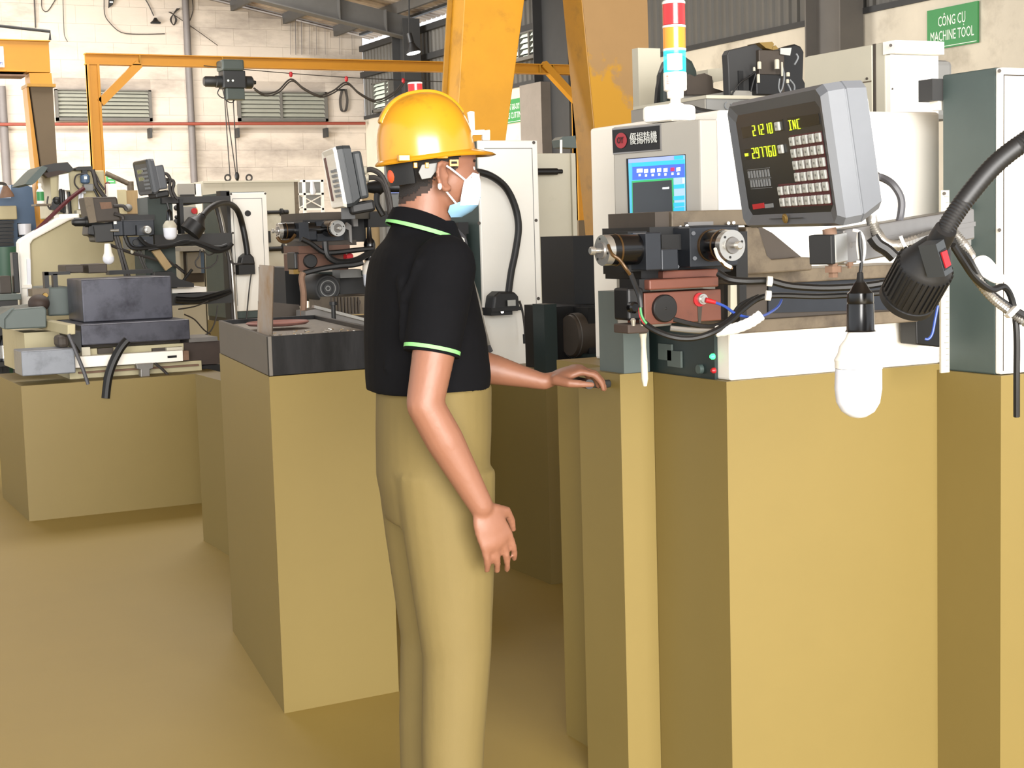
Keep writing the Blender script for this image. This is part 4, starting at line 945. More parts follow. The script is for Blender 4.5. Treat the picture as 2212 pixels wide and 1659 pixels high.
MB().lathe(onY(669, 564, Y-.12), (0, -1, 0), [(0, .030), (.012, .030), (.016, .026)], 28).build('knob', 'black', rb)
MB().lathe(onY(751, 554, Y-.125), (0, -1, 0), [(0, .02), (.03, .015)], 14).build('terminal', 'red', rb)
part('black', 'valve_body', Bm, MB().pbox(636, 545, 648, 582, Y-.1, .1), bev=.006); part('brass', 'nozzle_holder', Bm, MB().pbox(634, 582, 652, 592, Y-.1, .06))
part('steel', 'bracket', Bm, MB().pprism([zb(1330, 1330), zb(1395, 1380), zb(1405, 1659), zb(1370, 1640), zb(1350, 1450), zb(1290, 1430)], Y-.15, .02))
part('cream', 'sensor', Bm, MB().pbox(749, 548, 760, 560, Y-.15, .05)); 
part('black', 'hose', Bm, MB().tube([onY(*p, Y-.2) for p in (zc(640, 480), zc(660, 600), zc(760, 655), zc(900, 640), zc(1000, 590), zc(1060, 560))], .014, 7))
part('black', 'hose', Bm, MB().tube([onY(*p, Y-.2) for p in (zc(440, 460), zc(520, 500), zc(620, 570), zc(720, 575), zc(900, 555), zc(1050, 540))], .011, 7))
part('rubber', 'hose', Bm, MB().tube([onY(*p, Y-.22) for p in (zc(460, 750), zc(600, 715), zc(760, 690), zc(880, 680), zc(960, 660))], .012, 7))
# column, motor, body behind
z81 = onY(720, 812, Y+.3).z
part('dark_green', 'column', Bm, MB().pbox(690, 586, 800, 650, Y+.35, .3))
part('black', 'oil_tank', Bm, MB().pbox(617, 577, 655, 662, Y+.5, .4))
mt = part('steel_dark', 'pump_motor', Bm, MB().lathe(onY(708, 623, Y+.05), (0, 1, 0), [(0, .056), (.01, .062), (.2, .062)], 28))
for k in range(4): MB().lathe(onY(708, 623, Y+.05), (0, -1, 0), [(0, .012+.012*k), (.004, .012+.012*k), (.004, .008+.012*k)], 24, caps=False).build('fan_grille', 'black' if k % 2 else 'grey', mt)
part('steel_dark', 'pump_bracket', Bm, MB().pbox(735, 598, 800, 652, Y+.2, .2)); part('grey', 'terminal_box', Bm, MB().pbox(735, 582, 780, 600, Y+.1, .1))
# table with magnetic block
part('steel', 'work_table', Bm, MB().pbox(600, 690, 1000, 726, Y-.25, .4)); 
ch = part('castiron', 'magnet_block', Bm, MB().pbox(718, 640, 830, 679, Y-.1, .3))
for k in range(9): MB().pbox(716+k*7.2, 642, 719+k*7.2, 677, Y-.112, .012).build('fin', 'castiron_dark', ch)
MB().lathe(onY(775, 653, Y-.10), (0, -1, 0), [(0, .01), (.004, .008)], 10).build('hole', 'castiron_dark', ch)
part('steel', 'table_rail', Bm, MB().prism([onY(660, 688, Y-.3), onY(660, 672, Y-.3), onY(700, 664, Y-.3), onY(800, 694, Y-.3), onY(800, 722, Y-.3)], (0, .12, 0)))
part('steel_bright', 'table_edge', Bm, MB().bar(onY(676, 662, Y-.3), onY(800, 694, Y-.3), .03, .012))
part('castiron_dark', 'vise_block', Bm, MB().pprism([zc(190, 1000), zc(420, 1020), zc(440, 1120), zc(330, 1140), zc(190, 1140)], Y-.1, .2))
part('black', 'clamp_bolt', Bm, MB().lathe(onY(722, 716, Y-.5), (0, 0, 1), [(0, .03), (.01, .03), (.011, .009), (.105, .009), (.106, .016), (.12, .016)], 12))
part('cream', 'clamp_plate', Bm, MB().pprism([zc(650, 1210), zc(680, 1185), zc(800, 1180), zc(930, 1225), zc(900, 1245), zc(660, 1240)], Y-.52, .06))
part('khaki', 'machine_base', Bm, MB().box((onY(586, 750, Y-.3).x, Y-.3, 0), (onY(1000, 750, Y-.3).x, Y+.9, z81)))
part('steel_dark', 'table_support', Bm, MB().box((onY(600, 750, Y-.2).x, Y-.2, z81), (onY(990, 750, Y-.2).x, Y+.1, onY(700, 724, Y-.2).z)))
# strap hanging from the nozzle
tag(part('rust', 'strap', None, MB().tube([onY(*p, Y-.24) for p in (zc(455, 745), zc(440, 800), zc(455, 900), zc(458, 1000), zc(455, 1120), zc(465, 1230))], .013, 6)), 'brown greasy strap hanging below the red block of the second machine', 'strap')
# readout
C = P(744, 449, 5.45)
dB, fB = make_dro('digital_readout', 'dark readout left of the yellow helmet, its face painted white with glare', C, R(11.5), R(8.5), .30, .217, .062, False, front='white', side='dro_dark', face='white')  # white front and face: reflected glare put into the colour
MB().box((-.285, .003, .03), (-.24, .0058, .19)).build('display_window', 'dark_red', fB)
for k in range(6):
    for j in range(4): MB().box((-.15+j*.032, -.001, .04+k*.018), (-.13+j*.032, .005, .05+k*.018)).build('key', 'print_grey', dB)
MB().box((-.29, .065, .02), (-.02, .10, .19)).build('rear_box', 'dro_dark', dB, bev=.01)
part('black', 'tilt_base', dB, MB().box((-.22, .03, -.03), (-.05, .12, .012)), bev=.01)
part('black', 'readout_arm', Bm, MB().bar(P(752, 461, 5.55), onY(792, 463, Y+.15), .05, .04))
Cb = thing('readout_cable', 'two dark cables with pale connectors looping from the second readout behind the helmet', 'cable')
for pix in ((zb(1620, 500), zb(1720, 490), zb(1850, 560), zb(1930, 700), zb(1990, 900), zb(2030, 1180)), (zb(1650, 620), zb(1780, 620), zb(1890, 690), zb(1950, 830), zb(1985, 1000), zb(2010, 1200))):
    part('cable', 'cable', Cb, ptube(pix, 5.75, .010)); part('cream', 'connector', Cb, MB().cyl(P(pix[0][0]-3, pix[0][1], 5.75), P(pix[0][0]+3, pix[0][1], 5.75), .016, n=12))
part('black', 'cable', Cb, ptube((zb(1660, 770), zb(1780, 780), zb(1840, 790), zb(1800, 900), zb(1810, 1050), zb(1900, 1220)), 5.9, .012)); part('black', 'plug', Cb, MB().lathe(P(*zb(1650, 770), 5.9), IX, [(0, .02), (.05, .03), (.06, .02), (.13, .02)], 10))
# bulb beside the worker
Lb = thing('hanging_bulb', 'white bulb in a black socket hanging just left of the worker back', 'bulb')
c = P(797, 490, 6.72); k_ = 6.72/F
part('black', 'cord', Lb, MB().tube([c, c+V((0, 0, .10))], .006, 6)); part('black_gloss', 'socket', Lb, MB().lathe(c, (0, 0, -1), [(0, 4*k_), (24*k_, 6*k_), (30*k_, 11*k_), (38*k_, 13*k_), (66*k_, 12*k_), (72*k_, 13*k_)], 18))
part('white', 'bulb_body', Lb, MB().lathe(c+V((0, 0, -72*k_)), (0, 0, -1), [(0, 8*k_), (10*k_, 17*k_), (30*k_, 18*k_)], 22)); part('frost', 'bulb_dome', Lb, MB().lathe(c+V((0, 0, -102*k_)), (0, 0, -1), [(0, 17*k_), (22*k_, 16*k_), (34*k_, 10*k_), (38*k_, 3*k_)], 22))
# electrical cabinet with its gooseneck
E_ = thing('electrical_cabinet', 'white-doored cabinet right of the worker face with a thick black gooseneck on its door', 'cabinet')
Yc = 7.4; cx = onY(1036, 500, Yc).x; cx1 = onY(1161, 500, Yc).x; ct = onY(1100, 304, Yc).z; cb_ = onY(1100, 806, Yc).z
part('green_grey', 'side_panel', E_, MB().box((cx, Yc, cb_), (cx1, Yc+.7, ct-.002)))
dr = part('white_door', 'door', E_, MB().box((cx-.004, Yc-.025, cb_), (cx1+.002, Yc-.001, ct)), bev=.006)
xg = onY(1152, 400, Yc-.025).x; MB().box((xg-.004, Yc-.0255, cb_+.03), (xg, Yc-.0245, ct-.04)).build('door_groove', 'grey', dr); MB().box((cx+.03, Yc-.0255, ct-.044), (xg, Yc-.0245, ct-.04)).build('door_groove', 'grey', dr)
screws(dr, ((1153, 308), (1158, 476), (1163, 645), (1035, 482)), Yc-.025, .009, 'castiron_dark', .004)
part('khaki', 'plinth', E_, MB().box((cx-.02, Yc-.04, 0), (cx1+.02, Yc+.7, cb_)))
part('steel_dark', 'rear_channel', E_, MB().box((cx-.12, Yc+.1, cb_), (cx-.03, Yc+.6, onY(1010, 480, Yc).z)))
Gl = thing('gooseneck_lamp', 'black gooseneck arching over the cabinet door right of the worker mask', 'lamp')
Yg = Yc-.10
pts = [(940, 420), (960, 395), (990, 376), (1025, 371), (1060, 380), (1092, 405), (1112, 445), (1120, 490), (1114, 540), (1104, 590), (1098, 636)]
part('rubber', 'gooseneck', Gl, MB().tube([onY(x, y, Yg-(.25 if x < 1000 else .12*(1100-x)/100 if x < 1100 and y < 500 else 0)) for x, y in pts], 8.6*7.4/F, 12, sub=8))
bs = part('rubber', 'base_cup', Gl, MB().pprism([(1064, 672), (1068, 640), (1080, 630), (1112, 630), (1121, 640), (1124, 665), (1124, 672)], Yg-.03, .11), bev=.012)
part('black', 'base_rim', Gl, MB().pbox(1062, 664, 1128, 672, Yg-.035, .12)); part('black', 'magnet_foot', Gl, MB().pbox(1061, 672, 1107, 681, Yg-.02, .1)); part('key', 'label_strip', Gl, MB().pbox(1097, 648, 1114, 661, Yg-.045, .005))
part('steel_bright', 'screw', Gl, MB().cyl(onY(1085, 674, Yg-.02), onY(1085, 674, Yg-.03), .008, n=10))
part('cable', 'lamp_cord', Gl, MB().tube([onY(x, y, Yg-.02) for x, y in ((1122, 650), (1128, 670), (1132, 695), (1134, 720), (1133, 738))], .006, 6))
part('black', 'plug', Gl, MB().cyl(onY(1133, 722, Yg-.02), onY(1134, 742, Yg-.02), .010, n=10))
# cables running from the neck of the worker down to the table
part('cable_grey', 'cable', Bm, MB().tube([onY(x, y, Yc-.2) for x, y in ((970, 478), (988, 500), (1003, 520), (1010, 570), (1022, 620), (1036, 680), (1050, 735), (1060, 760))], .014, 7)); part('conduit', 'conduit', Bm, MB().tube([onY(x, y, Yc-.22) for x, y in ((1005, 560), (1018, 600), (1034, 650), (1044, 700), (1056, 745))], .009, 7))
part('black', 'terminal', Bm, MB().pbox(990, 480, 1012, 505, Yc-.2, .05)); part('cloth_white', 'tag', Bm, MB().pprism([(996, 511), (1003, 515), (1005, 528), (998, 524)], Yc-.25, .01))
# red beacon above the helmet
Bk = thing('signal_tower', 'red stack light with white cap rising above the top of the yellow helmet', 'light')
c = P(898, 208, 6.2); k_ = 6.2/F
part('red_lens', 'red_tier', Bk, MB().lathe(c, (-.03, 0, 1), [(-4*k_, 15.5*k_), (26*k_, 15.5*k_)], 22)); part('white', 'cap', Bk, MB().lathe(c, (-.03, 0, 1), [(26*k_, 16*k_), (29*k_, 16*k_), (30*k_, 13*k_)], 22)); part('white', 'tier_ring', Bk, MB().lathe(c, (0, 0, 1), [(-8*k_, 16*k_), (-4*k_, 16*k_)], 22))
part('orange_lens', 'orange_tier', Bk, MB().lathe(c, (0, 0, 1), [(-38*k_, 15.5*k_), (-8*k_, 15.5*k_)], 22)); part('white', 'pole', Bk, MB().cyl(V((c.x, c.y, onY(898, 457, c.y).z)), c+V((0, 0, -38*k_)), .014, n=12))
# cream machine right of the cabinet with dark work space
Mc = thing('machine_enclosure', 'cream machine cover with a black shaft end between the white cabinet and the yellow leg', 'machine')
Ym = 8.2
part('cream', 'cover', Mc, MB().pbox(1150, 331, 1246, 656, Ym, .5), bev=.004); part('cream', 'cover_edge', Mc, MB().pbox(1238, 331, 1247, 656, Ym-.02, .05))
part('black', 'shaft', Mc, MB().lathe(onY(1150, 371, Ym-.05), (1, 0, 0), [(0, .020), (.165, .020), (.166, .013), (.20, .013)], 16))
part('white', 'plinth_panel', Mc, MB().pbox(1160, 656, 1180, 775, Ym-.03, .3, tail=9))
part('grey_green', 'top_fitting', Mc, MB().pprism([(1208, 302), (1216, 295), (1243, 293), (1246, 320), (1212, 318)], Ym+.1, .1)); part('white', 'top_pipe', Mc, MB().cyl(onY(1212, 331, Ym+.1), onY(1212, 302, Ym+.1), .008, n=8))
Dk = thing('lathe_machine', 'black machine housing with a dull steel roller beside the control pendant', 'machine')
Yd = 5.6
part('black', 'rear_housing', Dk, MB().pbox(1241, 507, 1420, 812, Yd+.25, .3))
part('teal_dark', 'front_housing', Dk, MB().pbox(1177, 657, 1204, 812, Yd-.1, .1)); part('black', 'left_housing', Dk, MB().pbox(1204, 660, 1300, 812, Yd+.15, .3))
part('castiron_dark', 'roller', Dk, MB().lathe(onY(1229, 725, Yd+.10), (1, 0, 0), [(0, .085), (.02, .095), (.16, .095)], 32)); part('steel', 'roller_edge', Dk, MB().lathe(onY(1233, 725, Yd+.10), (1, 0, 0), [(0, .0955), (.006, .0955)], 32, caps=False))
part('black', 'bearing_block', Dk, MB().pbox(1272, 664, 1306, 812, Yd+.02, .3)); part('steel_dark', 'rail', Dk, MB().pbox(1300, 667, 1400, 676, Yd+.1, .05))
part('teal_dark', 'lower_cover', Dk, MB().pbox(1270, 760, 1420, 815, Yd, .3))
zl = onY(1250, 812, Yd-.1).z; part('khaki', 'machine_base', Dk, MB().box((onY(1176, 740, Yd-.1).x-.01, Yd-.12, 0), (onY(1420, 740, Yd).x, Yd+.6, zl)))
# shop clutter seen between the cabinets
sh = thing('storage_rack', 'pale wire storage rack with a hanging white bag seen left of the second readout', 'rack')
Yr = 14.0
for x in (644, 659, 698): part('white', 'upright', sh, MB().box((onY(x, 440, Yr).x-.012, Yr, .0), (onY(x, 440, Yr).x+.012, Yr+.03, onY(x, 388, Yr).z)))
for y in (391, 419, 452): part('white', 'shelf_rail', sh, MB().box((onY(644, y, Yr).x, Yr, onY(670, y, Yr).z-.01), (onY(700, y, Yr).x, Yr+.03, onY(670, y, Yr).z+.01)))
for a_, b_ in (((645, 420), (700, 450)), ((700, 420), (645, 450))): part('white', 'cross_brace', sh, MB().tube([onY(*a_, Yr+.02), onY(*b_, Yr+.02)], .006, 5))
part('grey', 'back_sheet', sh, MB().pbox(646, 392, 700, 452, Yr+.1, .02)); part('frost', 'bag', sh, MB().loft([[onY(x+w_*math.cos(t), y, Yr-.05+.03*math.sin(t)) for t in [k*math.pi/4 for k in range(8)]] for x, y, w_ in ((674, 392, 4), (675, 405, 5), (676, 412, 7), (676, 420, 5))]))
ob = thing('box_stack', 'ochre board panel standing behind the second readout left of the helmet strap', 'panel')
part('wood', 'board', ob, MB().pbox(786, 396, 828, 458, 8.6, .03, tail=9)); part('grey_light', 'post', ob, MB().pbox(824, 390, 837, 458, 8.5, .05, tail=9)); part('scr_lav', 'blue_label', ob, MB().pbox(841, 391, 862, 417, 8.4, .02)); part('grey', 'panel', ob, MB().pbox(834, 355, 866, 458, 8.45, .02, tail=9))
# =================================================================== third spark erosion machine, far left
def za(x, y): return (x/3.95, 400+y/3.95)
def ze(x, y): return (x/7.9, 340+y/7.9)
def zf(x, y): return (270+x/6.636, 340+y/6.636)
Cm = thing('spark_erosion_machine', 'third spark erosion machine at the left with a big steel block on its table', 'machine')
Y = 10.2
part('dark_green', 'column', Cm, MB().pbox(323, 425, 376, 600, Y+.15, .3).pbox(315, 532, 381, 640, Y+.12, .3))
part('steel_dark', 'upper_arm', Cm, MB().pbox(350, 424, 498, 438, Y+.1, .2)); part('steel_dark', 'lower_arm', Cm, MB().pbox(334, 505, 502, 531, Y+.05, .25)); part('steel_dark', 'cable_beam', Cm, MB().pbox(372, 633, 502, 657, Y+.1, .25))
part('white', 'shelf', Cm, MB().pbox(372, 621, 446, 632, Y+.1, .3)); part('black', 'upright', Cm, MB().pbox(389, 430, 397, 505, Y+.08, .08))
part('black', 'wedge_foot', Cm, MB().pprism([(334, 588), (372, 586), (386, 602), (419, 612), (419, 620), (334, 622)], Y, .1))
part('steel_dark', 'slide', Cm, MB().pbox(263, 464, 334, 476, Y+.1, .3)); part('blued', 'head_body', Cm, MB().pbox(245, 476, 334, 509, Y-.05, .25), bev=.006)
part('blued', 'head_plate', Cm, MB().pbox(268, 478, 288, 508, Y-.10, .08)); part('blued', 'head_plate', Cm, MB().pbox(296, 486, 328, 508, Y-.10, .08)); part('white', 'scale_cap', Cm, MB().pbox(246, 478, 252, 484, Y-.06, .02))
MB().lathe(onY(315, 497, Y-.10), (0, -1, 0), [(0, .028), (.05, .028), (.06, .022), (.0601, .012), (.075, .012)], 24).build('end_knob', 'steel_bright', Cm)
qb = part('blued', 'quill_block', Cm, MB().pbox(280, 511, 331, 537, Y-.06, .2)); MB().lathe(onY(293, 524, Y-.06), (0, -1, 0), [(0, .022), (.012, .02)], 20).build('knob', 'steel_dark', qb); MB().lathe(onY(310, 522, Y-.06), (0, -1, 0), [(0, .011), (.02, .009)], 14).build('terminal', 'steel_bright', qb)
MB().lathe(onY(285, 538, Y-.06), (0, 0, -1), [(0, .008), (.02, .012), (.03, .006)], 12).build('nozzle', 'cream', qb)
part('black', 'clamp', Cm, MB().pprism([(192, 484), (245, 480), (247, 522), (226, 524), (206, 522), (204, 510), (190, 508)], Y-.02, .2), bev=.01); part('steel_dark', 'clamp_face', Cm, MB().pprism([(203, 489), (243, 486), (245, 520), (208, 523)], Y-.05, .03))
part('steel_bright', 'rod', Cm, MB().cyl(onY(238, 498, Y-.06), onY(256, 498, Y-.06), .01, n=10))
for k, pix in enumerate((((270, 509), (285, 535), (330, 534), (380, 528), (420, 522), (460, 534), (480, 538), (498, 530)), ((300, 512), (320, 530), (360, 533), (400, 522), (435, 530), (465, 543), (490, 538), (502, 526)), ((320, 540), (400, 526), (430, 524), (455, 532), (475, 533), (490, 528)))):
    part('black', 'hose', Cm, MB().tube([onY(x, y, Y-.12) for x, y in pix], .014 if k < 2 else .010, 7))
part('wood', 'stay_bar', Cm, MB().bar(onY(334, 538, Y-.05), onY(364, 580, Y-.05), .05, .03, (0, 1, 0)))
for pix in (((248, 510), (262, 560), (272, 600)), ((253, 508), (268, 560), (280, 600)), ((295, 540), (305, 565), (315, 590)), ((303, 540), (312, 570), (322, 588)), ((235, 528), (280, 545), (320, 556), (340, 562)), ((330, 545), (360, 560), (395, 588))): part('cable', 'wire', Cm, MB().tube([onY(x, y, Y-.03) for x, y in pix], .011 if pix[0][0] < 260 else .006, 5))
for pix in ((zf(1080, 1320), zf(1060, 1420), zf(1010, 1500), zf(1050, 1580), zf(1200, 1580), zf(1310, 1500), zf(1330, 1400)), (zf(1120, 1330), zf(1190, 1400), zf(1280, 1370)), ((398, 679), (420, 690), (440, 712), (455, 722)), ((470, 660), (466, 690), (455, 715), (440, 725)), ((385, 668), (420, 662), (450, 650))): part('cable', 'wire', Cm, MB().tube([onY(x, y, Y) for x, y in pix], .005, 5))
for pix in (((380, 644), (420, 646), (450, 640), (498, 626)), ((380, 650), (430, 652), (470, 642), (500, 630))): part('black', 'hose', Cm, MB().tube([onY(x, y, Y+.05) for x, y in pix], .012, 6))
for a_, b_ in (((395, 608), (415, 582)), ((400, 590), (378, 572))): part('black', 'lever', Cm, MB().cyl(onY(*a_, Y+.05), onY(*b_, Y+.05), .010, n=8))
# brown readout box seen from its dull side
dC = thing('readout_box', 'brown grimy readout box on the third machine above its black connector', 'display', 'digital readout units on the spark erosion machines')
part('castiron_dark', 'housing', dC, MB().pprism([(183, 426), (253, 425), (263, 478), (193, 482)], Y-.05, .22), bev=.012); part('castiron', 'side_rim', dC, MB().pprism([(182, 427), (200, 426), (209, 480), (193, 482)], Y-.065, .02)); part('rust', 'label', dC, MB().pprism([(215, 437), (240, 436), (243, 450), (219, 452)], Y-.053, .004))
part('black', 'mount', dC, MB().pbox(196, 481, 258, 487, Y, .15))
cn = part('black', 'connector', dC, MB().lathe(onY(155, 480, Y), (1, 0, 0), [(0, .015), (.02, .028), (.08, .030), (.081, .036), (.12, .036)], 12))
for pix in ((ze(1940, 830), ze(2100, 830), ze(2160, 900)), (ze(1950, 960), ze(2080, 1000), ze(2100, 1060))): part('cable', 'cable', dC, MB().tube([onY(x, y, Y-.08) for x, y in pix], .012, 6))
# readout
C = P(330, 420, 9.5)
d3, f3 = make_dro('digital_readout', 'small grey digital readout at the left with dim green figures and a grey key pad', C, R(-2), R(8.5), .32, .217, .05, False, front='dro_dark', side='dro_grey', face='dro_dark')
for k in range(2): MB().box((-.26, .003, .135-k*.045), (-.12, .0058, .165-k*.045)).build('display_window', 'dro_window', f3); seg_text(f3, '0127', 'digit_dim', (-.24, .0028, .14-k*.045), (1, 0, 0), (0, 0, 1), (0, -1, 0), .018, .028)
for r_ in range(6):
    for c_ in range(5): MB().box((-.155+c_*.025, .002, .155-r_*.024), (-.138+c_*.025, .006, .168-r_*.024)).build('key', 'print_grey', d3)
MB().box((-.30, .053, .02), (-.02, .11, .17)).build('rear_box', 'dro_grey', d3, bev=.01); MB().box((-.22, .03, -.03), (-.05, .12, .012)).build('tilt_base', 'black', d3, bev=.01)
cb = thing('readout_cable', 'two black cables curling from the small left readout down to the arm', 'cable')
for pix in ((zf(520, 220), zf(600, 240), zf(645, 310), zf(640, 420), zf(660, 520), zf(690, 570)), (zf(540, 300), zf(600, 320), zf(680, 330), zf(700, 380), zf(680, 470), zf(720, 560), zf(760, 600))): part('cable', 'cable', cb, MB().tube([onY(x, y, Y-.05) for x, y in pix], .011, 6))
part('black', 'plug', cb, MB().cyl(onY(*zf(545, 362), Y-.05), onY(*zf(610, 345), Y-.05), .016, n=10))
# big bulb of the left machine
def bulb(label, cx_, y0, y1, y2, y3, w_, Yb_, px0=None):
    b = thing('hanging_bulb', label, 'bulb'); c = onY(cx_, y0, Yb_); k_ = (c-CAM).dot(FW)/F; L_ = lambda y: -(y-y0)*k_
    part('black', 'cord', b, MB().tube([c+V((-.01, 0, L_(y0-14))), c], .008, 6)); part('black_gloss', 'socket', b, MB().lathe(c, (0, 0, 1), [(L_(y1), w_*.42*k_), (L_(y0+6), w_*.42*k_), (L_(y0), w_*.15*k_)], 16))
    part('cream', 'bulb_body', b, MB().lathe(c, (0, 0, 1), [(L_(y2), w_*.98*k_), (L_(y2-4), w_*k_), (L_(y1+8), w_*.9*k_), (L_(y1+1), w_*.55*k_), (L_(y1), w_*.4*k_)], 24)); part('frost', 'bulb_dome', b, MB().lathe(c, (0, 0, 1), [(L_(y3), w_*.3*k_), (L_(y3-2), w_*.65*k_), (L_(y3-8), w_*.92*k_), (L_(y2), w_*.97*k_)], 24))
bulb('cream and frosted bulb hanging from the arm of the third machine', 365, 452, 476, 492, 518, 15, Y-.3)
sb = thing('hanging_bulb', 'small frosted bulb hanging under the black clamp of the third machine', 'bulb'); c = onY(232, 526, Y-.15)
part('white', 'bulb_body', sb, MB().lathe(c, (.02, 0, -1), [(0, .018), (.02, .022), (.06, .026), (.085, .036)], 20)); part('frost', 'bulb_dome', sb, MB().lathe(c, (.02, 0, -1), [(.085, .036), (.105, .037), (.12, .032), (.132, .018), (.136, .004)], 20))
# gooseneck lamp
Gl = thing('gooseneck_lamp', 'black gooseneck lamp curling from the far white cabinet to a drooping head', 'lamp')
Yg = 10.5; pts = [zf(x, y) for x, y in ((1755, 1390), (1745, 1300), (1715, 1120), (1680, 960), (1640, 820), (1580, 720), (1490, 665), (1390, 655), (1280, 690), (1190, 750), (1110, 840))]
ys = [Yg, Yg, Yg, Yg, Yg-.05, Yg-.1, Yg-.2, Yg-.3, Yg-.4, Yg-.45, Yg-.5]
part('rubber', 'gooseneck', Gl, MB().tube([onY(x, y, q) for (x, y), q in zip(pts, ys)], .021, 12, sub=6))
a_, b_ = onY(*zf(1115, 830), Yg-.5), onY(*zf(930, 1080), Yg-.5); ax = (b_-a_).normalized(); L_ = (b_-a_).length
part('rubber', 'lamp_head', Gl, MB().lathe(a_, ax, [(0, .026), (L_*.15, .03), (L_*.42, .062), (L_*.46, .068), (L_, .073), (L_*.98, .06)], 24))
part('rubber', 'base_cup', Gl, MB().pprism([(519, 572), (522, 556), (531, 547), (541, 547), (549, 556), (552, 572)], Yg, .09), bev=.01); part('black', 'magnet_foot', Gl, MB().pbox(516, 572, 551, 593, Yg+.01, .08)); 
part('cable', 'lamp_cord', Gl, MB().tube([onY(x, y, Yg) for x, y in (zf(1510, 1480), zf(1560, 1525), zf(1680, 1525))], .007, 5)); part('cable', 'lamp_cord', Gl, MB().tube([onY(x, y, Yg+.03) for x, y in ((543, 590), (539, 620), (535, 660), (532, 692))], .005, 5))
# cabinet
E_ = thing('electrical_cabinet', 'white-doored cabinet left of the steel tank, smallest and farthest of the three', 'cabinet')
Yc = 10.65; cx, cx1 = onY(499, 540, Yc).x, onY(577, 540, Yc).x; ct, cl, cb_ = onY(540, 416, Yc).z, onY(540, 671, Yc).z, onY(540, 696, Yc).z
part('green_grey', 'body', E_, MB().box((cx-.02, Yc, cb_+.03), (cx1, Yc+.6, ct+.005)), bev=.004); dr = part('white_door', 'door', E_, MB().box((cx, Yc-.03, cl), (cx1+.005, Yc-.001, ct)), bev=.006)
for x_ in (cx+.022, cx1-.03): MB().box((x_-.004, Yc-.0305, cl+.04), (x_, Yc-.0295, ct-.04)).build('door_groove', 'grey', dr)
MB().box((cx+.022, Yc-.0305, ct-.045), (cx1-.03, Yc-.0295, ct-.04)).build('door_groove', 'grey', dr); MB().lathe(onY(535, 461, Yc-.03), (0, -1, 0), [(0, .022), (.014, .02)], 18).build('lock_knob', 'black', dr)
screws(dr, ((499, 419), (573, 418), (503, 503), (506, 590)), Yc-.03, .008, 'castiron_dark', .004)
part('black', 'skirt', E_, MB().box((cx-.015, Yc+.01, cb_), (cx1-.02, Yc+.6, cb_+.03))); part('khaki', 'plinth', E_, MB().box((cx-.02, Yc-.02, 0), (cx1, Yc+.62, cb_)))
part('steel_dark', 'side_post', E_, MB().box((onY(490, 550, Yc).x, Yc-.06, 0), (cx-.01, Yc+.1, onY(495, 415, Yc).z))); part('black', 'post_cap', E_, MB().pbox(476, 412, 496, 428, Yc-.06, .1))
part('conduit', 'flat_conduit', E_, MB().tube([onY(x, y, Yc-.12) for x, y in (zf(1250, 610), zf(1300, 680), zf(1370, 900), zf(1420, 1150), zf(1500, 1450), (500, 590), (504, 650), (507, 695))], .022, 6)); part('cable', 'cable', E_, MB().tube([onY(x, y, Yc-.14) for x, y in (zf(1310, 720), zf(1360, 920), zf(1410, 1160), zf(1480, 1440), (497, 600), (503, 695))], .012, 6))
for k in range(3): part('cable_grey', 'cable', E_, MB().tube([onY(x, y+k*2, Yc-.15) for x, y in (zf(540, 590), zf(700, 610), zf(850, 640), zf(1000, 620), zf(1200, 605), zf(1260, 620))], .012, 6))
# big steel block and its base on the table
bk = thing('steel_block', 'large dark blue-grey ground steel block standing on the table at the left', 'block'); Yk = 8.7
x0, x1 = onY(178, 650, Yk).x, onY(372, 650, Yk).x; zt_, zb_ = onY(275, 600, Yk).z, onY(275, 692, Yk).z
part('steel_blue', 'block', bk, MB().box((x0, Yk, zb_), (x1, Yk+.42, zt_)), bev=.006)
bp = thing('base_plate', 'thick dark steel plate under the large steel block', 'plate'); zq = onY(290, 740, Yk-.22).z; xx0, xx1 = onY(176, 726, Yk-.22).x, onY(411, 726, Yk-.22).x
part('steel_blue', 'plate', bp, MB().box((xx0, Yk-.22, zq), (xx1, Yk+.5, zb_-.001)), bev=.006)
ar = part('cream_old', 'guide_channel', Cm, MB().prism([onY(146, 702, Yk-.35), onY(163, 700, Yk-.35), onY(163, 722, Yk-.35), onY(146, 724, Yk-.35)], (-.01, .9, 0)), bev=.004)
part('steel_dark', 'side_plate', Cm, MB().prism([onY(150, 725, Yk-.2), onY(174, 715, Yk-.2), onY(177, 765, Yk-.2), onY(168, 750, Yk-.2)], (0, .3, 0)))
# table, scale and lower parts
Yt = 8.5; zk = onY(250, 813, Yt).z
part('cream_old', 'saddle', Cm, MB().pbox(175, 748, 397, 770, Yt+.03, .5)); 
for a_, b_ in ((177, 195), (360, 395)): part('cream', 'scale_bracket', Cm, MB().pbox(a_, 750, b_, 768, Yt-.03, .05))
for a_, b_ in ((212, 245), (330, 362)): part('castiron_dark', 'slide_block', Cm, MB().pbox(a_, 752, b_, 764, Yt, .04))
ss = part('white', 'linear_scale', Cm, MB().pbox(153, 764, 396, 788, Yt-.09, .06), bev=.004); part('rust', 'scale_end', Cm, MB().pbox(396, 758, 408, 778, Yt-.085, .05)); MB().pbox(362, 768, 382, 773, Yt-.0925, .003).build('printed_mark', 'dro_face', ss)
part('rust_dark', 'bed', Cm, MB().pbox(395, 738, 476, 788, Yt+.05, .6)); part('steel', 'bed_edge', Cm, MB().pbox(408, 729, 470, 738, Yt+.02, .3)); part('cream_old', 'knee', Cm, MB().pbox(150, 788, 436, 815, Yt+.02, .5)); part('rust', 'rust_ledge', Cm, MB().pbox(170, 795, 430, 799, Yt, .05))
